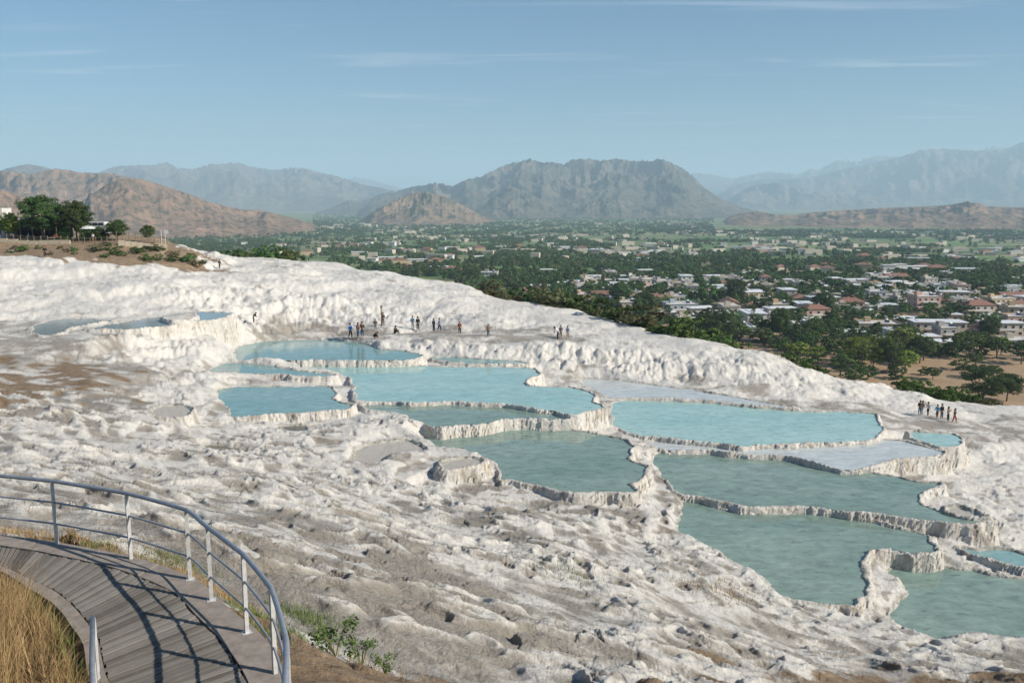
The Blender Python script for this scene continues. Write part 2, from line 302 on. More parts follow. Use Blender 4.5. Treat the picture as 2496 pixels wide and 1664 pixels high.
# linear-kernel interpolation on a coarse raster
GX = np.linspace(-170, 90, 261); GY = np.linspace(-6, 215, 222)
def rbf(vals, smooth):
    P = ctp[:, :2]; D = np.hypot(P[:, None, 0] - P[None, :, 0], P[:, None, 1] - P[None, :, 1])
    n = len(P); A = np.zeros((n + 3, n + 3)); A[:n, :n] = D + np.eye(n) * smooth
    A[:n, n] = 1; A[:n, n + 1:] = P; A[n, :n] = 1; A[n + 1:, :n] = P.T
    w_ = np.linalg.solve(A, np.concatenate([vals, [0, 0, 0]]))
    X, Y = np.meshgrid(GX, GY); out = w_[n] + w_[n + 1] * X + w_[n + 2] * Y
    for i in range(n): out += w_[i] * np.hypot(X - P[i, 0], Y - P[i, 1])
    return out
Bz = rbf(ctp[:, 2], -0.8); Bd = rbf(ctp[:, 3], -1.5); Bs = rbf(ctp[:, 4], -1.5)
def lut(G, gx, gy, x, y):
    fx = np.clip((x - gx[0]) / (gx[1] - gx[0]), 0, len(gx) - 1.001); fy = np.clip((y - gy[0]) / (gy[1] - gy[0]), 0, len(gy) - 1.001)
    i = fx.astype(np.int32); j = fy.astype(np.int32); u = (fx - i).astype(np.float32); v = (fy - j).astype(np.float32)
    return (G[j, i] * (1 - u) + G[j, i + 1] * u) * (1 - v) + (G[j + 1, i] * (1 - u) + G[j + 1, i + 1] * u) * v
Bz, Bd, Bs = (a.astype(np.float32) for a in (Bz, Bd, Bs))

def chaikin(p, n=2):
    p = np.array(p, float)
    for _ in range(n):
        q = np.roll(p, -1, 0); p = np.stack([0.78 * p + 0.22 * q, 0.22 * p + 0.78 * q], 1).reshape(-1, 2)
    return p
def warp(x, y, hi=True):
    a = 0.34 * perlin(x / 2.6, y / 2.6, 41); b = 0.34 * perlin(x / 2.6, y / 2.6, 47)
    a += 0.17 * perlin(x / 0.95, y / 0.95, 43); b += 0.17 * perlin(x / 0.95, y / 0.95, 49)
    if hi: a = a + 0.05 * perlin(x / 0.33, y / 0.33, 53); b = b + 0.05 * perlin(x / 0.33, y / 0.33, 57)
    return a, b
pools = []
for nm, pts, z, k in POOLS:
    P = np.array([at_z(a, b, z)[:2] for a, b in pts]); pools.append((nm, chaikin(P, 2), z, k))
SX = np.arange(-72, 46, 0.12); SY = np.arange(33, 112, 0.12)
def sdf(P, X, Y):
    d2 = np.full(X.shape, 1e9, np.float32); ins = np.zeros(X.shape, bool)
    for i in range(len(P)):
        ax, ay = P[i - 1]; bx, by = P[i]; ex, ey = bx - ax, by - ay; l2 = ex * ex + ey * ey + 1e-12
        t = np.clip(((X - ax) * ex + (Y - ay) * ey) / l2, 0, 1)
        d2 = np.minimum(d2, (X - ax - t * ex) ** 2 + (Y - ay - t * ey) ** 2)
        if ay != by: ins ^= ((ay > Y) != (by > Y)) & (X < (Y - ay) * ex / ey + ax)
    return np.where(ins, np.sqrt(d2), -np.sqrt(d2))
shp = (len(SY), len(SX))
UU = np.full(shp, 99, np.float32); LL = np.full(shp, -99, np.float32); FL = np.full(shp, 99, np.float32)
NEAR = np.full(shp, 30, np.float32); WET = np.zeros(shp, np.float32)
for nm, P, z, k in pools:
    m_ = 9.0
    i0, i1 = np.searchsorted(SX, [P[:, 0].min() - m_, P[:, 0].max() + m_]); j0, j1 = np.searchsorted(SY, [P[:, 1].min() - m_, P[:, 1].max() + m_])
    X, Y = np.meshgrid(SX[i0:i1].astype(np.float32), SY[j0:j1].astype(np.float32)); d = sdf(P, X, Y); o = np.maximum(-d, 0)
    sl = (slice(j0, j1), slice(i0, i1)); dry = k in 'd'
    UU[sl] = np.minimum(UU[sl], z + 0.10 + o * 0.75 + o * o * 0.10)
    oo = np.maximum(o - 0.16, 0)
    Lw = z + (0.10 if not dry else 0.06) + 0.02 - 2.1 * oo - 2.6 * np.maximum(oo - 0.08, 0)
    Lw = np.where(d > 0, -99, Lw); LL[sl] = np.maximum(LL[sl], Lw)
    dep = {'d': 0.12, 'p': 0.10, 'm': 0.15, 'g': 0.3}.get(k, 0.45)
    fl = z + 0.12 - (dep + 0.12) * ss(0.0, 0.45 if dep > 0.2 else 0.25, d)
    FL[sl] = np.where(d > 0, np.minimum(FL[sl], fl), FL[sl])
    if nm == 'isl': LL[sl] = np.where(d > 0, z + 0.05 - 0.1 * ss(0, .5, d), LL[sl])
    NEAR[sl] = np.minimum(NEAR[sl], np.where(d > 0, 0, o))
    if dry: WET[sl] = np.maximum(WET[sl], ss(0.1, 0.4, d))
    else: WET[sl] = np.maximum(WET[sl], 0.35 * (1 - ss(0.0, 0.4, o)))

cr_az, cr_r, cr_z = np.array(cr_az), np.array(cr_r), np.array(cr_z)
def worley(x, y, seed):
    """random value of the nearest cell and distance to the cell border"""
    xi = np.floor(x).astype(np.int32); yi = np.floor(y).astype(np.int32); f1 = np.full(x.shape, 9, np.float32); f2 = f1.copy(); val = np.zeros(x.shape, np.float32)
    for i in (-1, 0, 1):
        for j in (-1, 0, 1):
            h = _perm[(_perm[(xi + i + seed) & 1023] + yi + j) & 1023]; cx = xi + i + .5 + .42 * _gx[h]; cy2 = yi + j + .5 + .42 * _gy[h]
            d = (x - cx) ** 2 + (y - cy2) ** 2; n = d < f1
            f2 = np.where(n, f1, np.minimum(f2, d)); val = np.where(n, _gx[(h * 7 + 3) & 1023], val); f1 = np.where(n, d, f1)
    return val, np.sqrt(f2) - np.sqrt(f1)
WGX = np.linspace(-24, 2, 131); WGY = np.linspace(-2, 20, 111)
def _walkdist():
    cl = [(-15.2,14.6),(-13.0,14.3),(-10.4,13.7),(-8.9,13.2),(-7.6,12.6),(-6.6,12.0),(-5.5,11.1),(-4.6,10.1),(-3.9,9.2),(-3.1,8.3),(-2.9,7.0),(-2.75,5.5)]
    X, Y = np.meshgrid(WGX, WGY); d = np.full(X.shape, 1e9)
    for (ax, ay), (bx, by) in zip(cl, cl[1:]):
        ex, ey = bx - ax, by - ay; t = np.clip(((X - ax) * ex + (Y - ay) * ey) / (ex * ex + ey * ey), 0, 1); d = np.minimum(d, np.hypot(X - ax - t * ex, Y - ay - t * ey))
    return (np.maximum(d - 1.05, -1)).astype(np.float32)
WALKD = _walkdist()
def terrain(x, y, full=True):
    """height and masks of the terrace at world x, y"""
    x = x.astype(np.float32); y = y.astype(np.float32); r = np.hypot(x, y); az = np.arctan2(x, y)
    base = lut(Bz, GX, GY, x, y); dirt = np.clip(lut(Bd, GX, GY, x, y), 0, 1); soil = np.clip(lut(Bs, GX, GY, x, y), 0, 1)
    wx, wy = warp(x, y); px, py = x + wx, y + wy
    inr = (px > SX[0]) & (px < SX[-1]) & (py > SY[0]) & (py < SY[-1])
    near = np.where(inr, lut(NEAR, SX, SY, px, py), 30)
    U = np.where(inr, lut(UU, SX, SY, px, py), 99); Lo = np.where(inr, lut(LL, SX, SY, px, py), -99)
    ii = np.clip(((px - SX[0]) / 0.12 + 0.5).astype(np.int32), 0, len(SX) - 1); jj = np.clip(((py - SY[0]) / 0.12 + 0.5).astype(np.int32), 0, len(SY) - 1)
    Fl = np.where(inr, FL[jj, ii], 99); inside = Fl < 90; wet = np.where(inr, WET[jj, ii], 0)
    Lo = np.where(inr, LL[jj, ii], Lo)
    # --- near ground: little terraces of crust with grit on their flats
    wn = 1 - ss(70, 86, r)
    q1 = fbm(x / 9.5, y / 6.5, 2, 3); q2 = fbm(x / 3.3 + q1, y / 2.3, 2, 11); q3 = perlin(x / 1.15 + q2, y / 0.85, 19)
    amp = ss(0.0, 5.0, near) * 0.85 + 0.15; quiet = ss(9, 15, r + 0.25 * np.abs(x))
    net = np.abs(perlin(x / 4.4 + .5 * q2, y / 3.1 + .45 * q3 + .3 * q2, 24)); net2 = np.abs(perlin(x / 1.25, y / .95 + .3 * q2, 26)); netr = (1 - ss(0, .20, net)) * ss(-.35, .1, q1 + .3 * q2)
    v = base + (0.80 * q1 + 0.03 * q2) * amp * quiet; lv = (0.13 * q2 + 0.035 * q3) * amp * quiet
    s_ = 0.44
    f = v / s_; k = np.floor(f); f = f - k
    g = 0.22 * f * ss(0, .75, f) + ss(0.58, .97, f) * (1 - 0.22)
    g = g + 0.11 * np.exp(-((f - 0.03) / 0.09) ** 2) + 0.11 * np.exp(-((f - 1.03) / 0.09) ** 2)
    ter = s_ * (k + g)
    ridge = np.maximum(np.maximum(ss(.62, .8, f), 1 - ss(.02, .22, f)) * (.2 + .8 * ss(36, 58, r)), np.maximum(netr, .25 * (1 - ss(0, .16, net2))))
    tw = 0.88 * (.18 + .82 * ss(36, 58, r)) * quiet * (0.30 + 0.70 * ss(-0.35, 0.15, perlin(x / 7, y / 5, 77)))
    zn = v * (1 - tw) + ter * tw + lv
    b1 = np.abs(perlin(x / 0.9, y / 0.62, 23)); b2 = np.abs(perlin(x / 0.36, y / 0.27, 29)); b3 = perlin(x / 0.13, y / 0.11, 31)
    pit = ss(0.28, 0.55, perlin(x / 0.8, y / 0.5, 37) + 0.3 * q2)
    grit = dirt * (1 - ridge * 0.8)
    rg3 = 1 - np.abs(perlin(x / 0.27, y / 0.21, 36)) * 2.4; rg1 = 1 - np.abs(perlin(x / 1.9 + q2, y / 1.0, 33)) * 2.2; rg2 = 1 - np.abs(perlin(x / 0.7, y / 0.5, 35)) * 2.2
    zn = zn + quiet * (0.13 * netr * (.4 + .6 * amp) - .08 * ss(.05, .4, net) + 0.015 * b1 + 0.036 * rg1 * ss(-.2, .4, q2) + 0.034 * rg2 * ss(-.1, .4, q3 + q1) + 0.018 * rg3 * ss(-.3, .2, q3) + (0.014 + 0.04 * grit) * b2 + (0.008 + 0.02 * grit) * b3 * (1 - ss(40, 70, r)) - 0.17 * pit * ss(-.3, .2, q1))
    pv, pe = worley(x / 1.5 + .35 * q3, y / 1.05 + .3 * q2, 5); pv2, pe2 = worley(x / .55 + .2 * q3, y / .42, 9)
    pm = ss(-.15, .25, perlin(x / 6, y / 4.5, 111)) * quiet * (.3 + .7 * amp)
    zn = zn + pm * (0.075 * pv * ss(0, .10, pe) - .05 * (1 - ss(0, .09, pe))) + quiet * (.35 + .65 * pm) * (.022 * pv2 - .018 * (1 - ss(0, .12, pe2)))
    # --- far ground: draped, billowing white mounds
    wxx = 1.5 * perlin(x / 9, y / 9, 61); 
    c1 = np.abs(perlin((x + wxx) / 9, y / 6.0, 63)); c2 = np.abs(perlin((x + wxx) / 3.0, y / 2.6, 67)); c3 = np.abs(perlin(x / 1.15, y / 1.2, 71)); c4 = np.abs(perlin(x / .45, y / .5, 73))
    fl1 = np.abs(perlin(az * 70 + .5 * wxx, r / 3.5 + wxx * .4, 81)); fl2 = np.abs(perlin(az * 170 + wxx, r / 2.2, 83))
    rc0 = np.interp(az, cr_az, cr_r); ampf = (0.35 + 0.65 * ss(0.0, 3.0, near)) * (1 - .55 * np.exp(-((r - rc0) / 9) ** 2))
    pathm = np.exp(-((lut(Bd, GX, GY, x, y) - .6) / .25) ** 2) * (r > 78) * (r < 112)
    ampf = ampf * (1 - 0.8 * pathm) * (1 - .8 * ss(.3, .8, soil) * ss(105, 122, r))
    e_ = 1.2; clf = ss(0.12, 0.26, np.hypot(lut(Bz, GX, GY, x + e_, y) - lut(Bz, GX, GY, x - e_, y), lut(Bz, GX, GY, x, y + e_) - lut(Bz, GX, GY, x, y - e_)) / (2 * e_)) * (r > 70)
    vf = base + 0.9 * perlin(x / 13, y / 9, 87) * ampf * (0.12 + .88 * ss(0, 7, near))
    sf = 1.35; f2 = vf / sf + 0.5 * perlin(x / 8, y / 6, 89); k2 = np.floor(f2); f2_ = f2 - k2
    terf = sf * (k2 + f2_ ** 2 * 0.35 + 0.65 * ss(.45, .95, f2_) - (f2 - vf / sf))
    zf = vf * 0.35 + terf * 0.65 + ampf * (0.75 * (c1 - .3) + 0.26 * c2 + 0.16 * c3 + 0.08 * c4 - 0.10 * ss(.2, .5, perlin(x / 1.5, y / 1.1, 75)) - .22 + clf * (0.52 * fl1 + 0.22 * fl2 + .5 * c2 + .25 * c3 - .42) - 0.08)
    z = zn * wn + zf * (1 - wn)
    # pools
    rimn = 0.15 * perlin(x / 2.4, y / 2.4, 92) + 0.06 * perlin(x / 0.7, y / 0.7, 91) + 0.04 * b1 - .03
    zo = np.maximum(np.minimum(z, U + 0.12 * b1 + rimn), Lo + rimn)
    zi = np.maximum(Fl + 0.05 * fbm(x / 1.2, y / .8, 2, 93), Lo + rimn)
    wallm = (Lo + rimn > np.where(inside, Fl, np.minimum(z, U)) + 0.03)
    z = np.where(inside, zi, zo)
    # outer flank
    rc = np.interp(az, cr_az, cr_r); t = r - rc - 1.0
    t = np.maximum(t, 0); z = z - np.where(t > 0, 0.42 * t * t / (t + 10), 0)
    out = ss(2.0, 7.0, t + 2 * q1)
    z = np.maximum(z, -75)
    wd = lut(WALKD, WGX, WGY, x, y); z = np.where(wd < 1.0, np.minimum(z, -5.66 + 1.6 * np.maximum(wd - .22, 0)), z)
    if not full: return z
    # colour masks
    pn = fbm(x / 5.0, y / 3.2, 3, 101, .6); pn2 = perlin(x / 1.6, y / 1.0, 103)
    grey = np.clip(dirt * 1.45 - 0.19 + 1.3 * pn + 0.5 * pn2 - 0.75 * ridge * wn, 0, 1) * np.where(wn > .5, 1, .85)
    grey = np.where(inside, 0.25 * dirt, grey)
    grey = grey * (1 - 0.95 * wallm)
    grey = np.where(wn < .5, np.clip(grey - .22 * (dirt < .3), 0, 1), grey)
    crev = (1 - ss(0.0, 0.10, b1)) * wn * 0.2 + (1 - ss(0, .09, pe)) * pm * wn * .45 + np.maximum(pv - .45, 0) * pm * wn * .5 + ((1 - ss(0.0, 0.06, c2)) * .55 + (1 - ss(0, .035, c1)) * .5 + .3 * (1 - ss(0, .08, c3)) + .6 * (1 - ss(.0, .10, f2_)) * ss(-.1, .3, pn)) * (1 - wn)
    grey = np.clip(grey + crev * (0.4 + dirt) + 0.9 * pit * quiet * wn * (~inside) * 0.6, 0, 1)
    soil = np.clip(ss(0.35, 0.75, soil + 0.55 * pn + 0.25 * pn2), 0, 1) * (~inside)
    soil = np.maximum(soil * (1 - wallm), out)
    wet = wet * (1 - .9 * wallm)
    return z, grey, soil, wet, np.where(inside & ~wallm, 1.0, 0.0), wallm * 1.0

def build_terrace():
    azs = np.concatenate([np.linspace(R(-46), R(-31.5), 60)[:-1], np.linspace(R(-31.5), R(31.5), 1010), np.linspace(R(31.5), R(46), 60)[1:]])
    rf = np.concatenate([np.geomspace(2.2, 8, 60)[:-1], np.geomspace(8, 36, 480)[:-1], np.linspace(36, 108, 1150)[:-1], np.linspace(108, 185, 300)[:-1], np.linspace(185, 420, 60)])
    RR, AA = np.meshgrid(rf, azs)                                  # columns in rows: (naz, nr)
    X = RR * np.sin(AA); Y = RR * np.cos(AA)
    res = terrain(X, Y)
    Z = res[0]
    ang = np.arctan2(Z, RR); run = np.maximum.accumulate(ang, 1)
    vis = np.maximum(np.diff(run, axis=1), 0)
    arc = np.hypot(np.diff(Z, axis=1), np.diff(RR, axis=1)) / RR[:, 1:]
    wgt = np.minimum(vis, 0.02) * 2.4 + arc * 0.20 + 1e-5
    c = np.cumsum(wgt, 1); c = np.concatenate([np.zeros((len(azs), 1)), c], 1)
    nrow = 900
    outs = [np.empty((len(azs), nrow), np.float32) for _ in range(7)]
    chans = [RR, Z] + [a.astype(np.float32) for a in res[1:]]
    # smooth the sampling between neighbouring columns, so that rows do not zigzag
    tgt = np.empty((len(azs), nrow)); q = np.linspace(0, 1, nrow)
    for i in range(len(azs)): tgt[i] = np.interp(q * c[i, -1], c[i], rf)
    ker = np.ones(9) / 9; pad = np.pad(tgt, ((4, 4), (0, 0)), 'edge')
    tgt = sum(pad[j:j + len(azs)] * ker[j] for j in range(9))
    for i in range(len(azs)):
        for o, ch in zip(outs, chans): o[i] = np.interp(tgt[i], rf, ch[i])
    r_, z_, gr, so, we, ins, wl = outs
    V = np.stack([r_ * np.sin(azs)[:, None], r_ * np.cos(azs)[:, None], z_], -1).reshape(-1, 3)
    F = grid_faces(len(azs), nrow)[:, ::-1]
    me = mesh_np('terrace', V, F[:, ::-1])
    for n_, d_ in (('grey', gr), ('soil', so), ('wet', we), ('bed', ins), ('wall', wl)): add_attr(me, n_, d_)
    me.materials.append(mat_travertine())
    o = bpy.data.objects.new('terrace_ground', me); link(o); tag(o, kind='structure')
    return o

def attr(t, n): return N(t, 'ShaderNodeAttribute', attribute_name=n).outputs['Fac']
def mat_travertine():
    m, t, bs, out = new_mat('travertine')
    co = objco(t)
    n1 = noise(t, 0.35, 5, 0.6, co); n2 = noise(t, 2.2, 6, 0.65, co); n3 = noise(t, 11.0, 5, 0.7, co); n4 = noise(t, 45.0, 3, 0.7, co)
    white = mixc(t, ramp(t, n1, .35, .65), (0.72, 0.68, 0.61), (0.66, 0.63, 0.58))
    white = mixc(t, ramp(t, n2, .52, .78, 0, .6), white, (0.52, 0.455, 0.365))
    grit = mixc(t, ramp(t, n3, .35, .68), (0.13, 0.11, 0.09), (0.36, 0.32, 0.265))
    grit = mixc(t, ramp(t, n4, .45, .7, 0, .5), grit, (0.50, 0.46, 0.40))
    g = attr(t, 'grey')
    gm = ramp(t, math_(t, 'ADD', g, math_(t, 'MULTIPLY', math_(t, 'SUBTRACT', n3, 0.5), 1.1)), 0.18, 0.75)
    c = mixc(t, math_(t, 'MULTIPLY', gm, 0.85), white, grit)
    c = mixc(t, math_(t, 'MULTIPLY', ramp(t, noise(t, .16, 5, .65, co, .5), .47, .60), math_(t, 'MULTIPLY', ramp(t, g, .12, .5, .0, .85), .5)), c, (0.41, 0.36, 0.30))
    soilc = mixc(t, ramp(t, n2, .3, .7), (0.19, 0.13, 0.08), (0.37, 0.27, 0.175))
    c = mixc(t, math_(t, 'MULTIPLY', ramp(t, noise(t, .16, 5, .65, co, .5), .47, .60), math_(t, 'MULTIPLY', ramp(t, g, .12, .5, .0, .85), .5)), c, (0.41, 0.36, 0.30))
    soilc = mixc(t, ramp(t, n3, .55, .7, 0, .5), soilc, (0.13, 0.10, 0.06))
    s = ramp(t, math_(t, 'ADD', attr(t, 'soil'), math_(t, 'MULTIPLY', math_(t, 'SUBTRACT', n2, 0.5), .8)), 0.35, 0.65)
    c = mixc(t, s, c, soilc)
    c = mixc(t, math_(t, 'MULTIPLY', attr(t, 'wet'), 0.6), c, (0.42, 0.38, 0.33))
    ws = N(t, 'ShaderNodeMapping'); ws.inputs['Scale'].default_value = (1, 1, .22); L(t, co, ws.inputs[0])
    wn_ = noise(t, 3.2, 5, .7, ws.outputs[0]); wbig = noise(t, .3, 2, .5, co)
    c = mixc(t, math_(t, 'MULTIPLY', attr(t, 'wall'), math_(t, 'MULTIPLY', ramp(t, wn_, .45, .66), ramp(t, wbig, .42, .60, .25, .95))), c, (0.44, 0.34, 0.23))
    bed = mixc(t, ramp(t, n2, .42, .62), (0.60, 0.58, 0.50), (0.22, 0.20, 0.15))
    c = mixc(t, math_(t, 'MULTIPLY', attr(t, 'bed'), math_(t, 'SUBTRACT', 1.0, attr(t, 'wet'))), c, bed)
    c = mixc(t, math_(t, 'MULTIPLY', ramp(t, noise(t, 6.5, 6, .8, co), .56, .66), .55), c, (0.30, 0.25, 0.19))
    L(t, c, bs.inputs['Base Color']); bs.inputs['Roughness'].default_value = 0.85; bs.inputs['Specular IOR Level'].default_value = 0.25
    n5 = noise(t, 5.0, 6, 0.75, co, .6); vo = N(t, 'ShaderNodeTexVoronoi', feature='DISTANCE_TO_EDGE', i_Scale=3.2); L(t, mixc(t, 0.12, co, N(t, 'ShaderNodeTexNoise', i_Scale=2.5).outputs['Color']), vo.inputs['Vector'])
    crk = ramp(t, vo.outputs['Distance'], 0, .06)
    h = math_(t, 'ADD', math_(t, 'MULTIPLY', n3, math_(t, 'ADD', 0.5, g)), math_(t, 'ADD', math_(t, 'MULTIPLY', n5, 1.6), math_(t, 'MULTIPLY', crk, .10)))
    bump(t, bs, h, 0.95, 0.11)
    return m

# ------------------------------------------------------------------ water
def mat_water(name, col, col2, milk, rough=0.045, ripple=0.25, sc=1.0):
    m, t, bs, out = new_mat(name); t.nodes.remove(bs)
    co = objco(t)
    mp_ = N(t, 'ShaderNodeMapping'); mp_.inputs['Scale'].default_value = (0.55, 1.0, 1.0); L(t, co, mp_.inputs[0])
    n1 = noise(t, 0.16 * sc, 3, 0.5, mp_.outputs[0]); n2 = noise(t, 1.5 * sc, 5, 0.65, mp_.outputs[0], .4)
    c = mixc(t, ramp(t, n1, .3, .7), col, col2)
    dif = N(t, 'ShaderNodeBsdfDiffuse'); L(t, c, dif.inputs[0])
    tr = N(t, 'ShaderNodeBsdfTransparent'); tr.inputs[0].default_value = (*[min(1, v * 0.55 + 0.42) for v in col], 1)
    st = noise(t, 2.6 * sc, 6, 0.75, mp_.outputs[0], .8)
    L(t, mixc(t, ramp(t, st, .53, .68, 0, .75), c, tuple(v * .52 for v in col)), dif.inputs[0])
    mk = N(t, 'ShaderNodeMixShader'); L(t, ramp(t, n2, .3, .72, milk + .10, milk - .16), mk.inputs[0]); L(t, tr.outputs[0], mk.inputs[1]); L(t, dif.outputs[0], mk.inputs[2])
    gl = N(t, 'ShaderNodeBsdfGlossy'); gl.inputs['Roughness'].default_value = rough
    fr = N(t, 'ShaderNodeFresnel', i_IOR=1.33)
    wv = noise(t, 3.0, 4, 0.6, mp_.outputs[0]); b = N(t, 'ShaderNodeBump', i_Strength=ripple, i_Distance=0.02); L(t, wv, b.inputs['Height'])
    L(t, b.outputs[0], gl.inputs['Normal']); L(t, b.outputs[0], fr.inputs['Normal'])
    mx = N(t, 'ShaderNodeMixShader'); L(t, fr.outputs[0], mx.inputs[0]); L(t, mk.outputs[0], mx.inputs[1]); L(t, gl.outputs[0], mx.inputs[2])
    L(t, mx.outputs[0], out.inputs['Surface'])
    return m
def build_water():
    M = {'w': mat_water('milky_turquoise_water', (0.36, 0.60, 0.565), (0.49, 0.69, 0.645), 0.84),
         'b': mat_water('blue_green_water', (0.28, 0.50, 0.49), (0.38, 0.58, 0.56), 0.70),
         's': mat_water('shallow_green_water', (0.38, 0.55, 0.46), (0.52, 0.68, 0.57), 0.50),
         'g': mat_water('grey_blue_water', (0.36, 0.48, 0.52), (0.46, 0.56, 0.57), 0.72),
         'p': mat_water('pale_film_water', (0.72, 0.77, 0.76), (0.80, 0.83, 0.81), 0.72, rough=0.15),
         'm': mat_water('muddy_water', (0.26, 0.22, 0.15), (0.32, 0.28, 0.20), 0.6)}
    for nm, P, z, k in pools:
        if k == 'd': continue
        out = []
        for i in range(len(P)):
            a, b = P[i], P[(i + 1) % len(P)]; n = max(1, int(np.hypot(*(b - a)) / 0.25))
            for j in range(n): out.append(a + (b - a) * j / n)
        Q = np.array(out); T = np.roll(Q, -1, 0) - np.roll(Q, 1, 0); T /= np.hypot(T[:, 0], T[:, 1])[:, None] + 1e-9
        area = 0.5 * np.sum(Q[:, 0] * np.roll(Q[:, 1], -1) - np.roll(Q[:, 0], -1) * Q[:, 1]); s = 1 if area > 0 else -1
        Q = Q + np.stack([T[:, 1], -T[:, 0]], 1) * s * 0.06
        Q2 = Q
        for _ in range(5):
            wx, wy = warp(Q2[:, 0], Q2[:, 1], False); Q2 = Q - np.stack([wx, wy], 1)
        if s < 0: Q2 = Q2[::-1]
        from mathutils.geometry import delaunay_2d_cdt
        nq = len(Q2); res = delaunay_2d_cdt([Vector(p) for p in Q2.tolist()], [], [list(range(nq))], 1, 1e-4)
        me = bpy.data.meshes.new('water'); me.from_pydata([(p[0], p[1], z) for p in res[0]], [], [tuple(f) for f in res[2]])
        me.update(); me.materials.append(M[k])
        if me.polygons[0].normal.z < 0: me.flip_normals()
        o = bpy.data.objects.new('water', me); link(o); tag(o, kind='structure')
# ------------------------------------------------------------------ valley floor and mountains
def valley_z(r):
    return np.interp(r, [0, 500, 900, 1600, 2600, 6000, 40000], [-60, -60, -68, -84, -100, -110, -118])
def at_valley(Dx, Dy):
    z = -60.0
    for _ in range(12):
        x, y, d = at_z(Dx, Dy, z); z = 0.5 * z + 0.5 * float(valley_z(math.hypot(x, y)))
    return x, y, float(valley_z(math.hypot(x, y)))
def valley_h(x, y):
    r = np.hypot(x, y); return valley_z(r) + 1.2 * perlin(x / 90, y / 90, 201) * ss(0, 400, r)

def mat_valley():
    m, t, bs, out = new_mat('valley_fields')
    co = objco(t)
    mp_ = N(t, 'ShaderNodeMapping'); mp_.inputs['Rotation'].default_value = (0, 0, R(12)); mp_.inputs['Scale'].default_value = (1, 2.0, 0.001); L(t, co, mp_.inputs[0])
    v = N(t, 'ShaderNodeTexVoronoi', i_Scale=0.0075, i_Randomness=0.85); L(t, mp_.outputs[0], v.inputs['Vector'])
    sp = N(t, 'ShaderNodeSeparateColor'); L(t, v.outputs['Color'], sp.inputs[0])
    cr_ = N(t, 'ShaderNodeValToRGB'); cr_.color_ramp.interpolation = 'CONSTANT'; L(t, sp.outputs[0], cr_.inputs[0])
    el = cr_.color_ramp.elements; cols = [(0, (.13, .21, .08)), (.18, (.17, .25, .095)), (.32, (.09, .15, .055)), (.46, (.22, .26, .11)), (.58, (.30, .235, .14)), (.70, (.06, .10, .04)), (.80, (.22, .18, .10)), (.9, (.36, .29, .19))]
    el[0].position = 0; el[0].color = (*cols[0][1], 1); el[1].position = cols[1][0]; el[1].color = (*cols[1][1], 1)
    for p_, c_ in cols[2:]: e = el.new(p_); e.color = (*c_, 1)
    n1 = noise(t, 0.004, 4, 0.6, co); n2 = noise(t, 0.05, 6, 0.65, co); n3 = noise(t, 0.9, 4, 0.65, co)
    c = cr_.outputs[0]
    c = mixc(t, ramp(t, n2, .40, .62, 0, .75), c, mixc(t, n3, (0.07, 0.11, 0.045), (0.12, 0.17, 0.07)))
    near = attr(t, 'dry')
    dry = mixc(t, ramp(t, n2, .35, .65), (0.42, 0.29, 0.185), (0.29, 0.205, 0.125))
    dry = mixc(t, ramp(t, n3, .54, .70, 0, .6), dry, (0.15, 0.13, 0.07))
    trk = math_(t, 'ABSOLUTE', math_(t, 'SUBTRACT', noise(t, .009, 2, .4, co), .5)); dry = mixc(t, ramp(t, trk, .004, .009, .85, 0), dry, (0.52, 0.42, 0.32))
    c = mixc(t, near, c, dry)
    L(t, c, bs.inputs['Base Color']); bs.inputs['Roughness'].default_value = 0.95; bs.inputs['Specular IOR Level'].default_value = 0.1
    return m
def build_valley():
    azs = np.linspace(R(-62), R(62), 420); rr = np.concatenate([np.linspace(60, 900, 200)[:-1], np.geomspace(900, 45000, 260)])
    RR, AA = np.meshgrid(rr, azs); X = RR * np.sin(AA); Y = RR * np.cos(AA)
    Z = valley_h(X, Y)
    V = np.stack([X, Y, Z], -1).reshape(-1, 3)
    me = mesh_np('valley_ground', V, grid_faces(len(azs), len(rr)))
    me.materials.append(mat_valley())
    q = fbm(X / 120, Y / 120, 3, 211)
    dry = (1 - ss(400, 560, RR + 220 * q)) * 1.0 + 0.55 * (1 - ss(450, 800, RR + 500 * q))
    left = ss(R(-8), R(-20), AA) * (1 - ss(1200, 2600, RR)) * 0.7
    add_attr(me, 'dry', np.clip(np.maximum(dry, left * ss(-.3, .3, q + .1)), 0, 1))
    o = bpy.data.objects.new('valley_ground', me); link(o); tag(o, kind='structure')

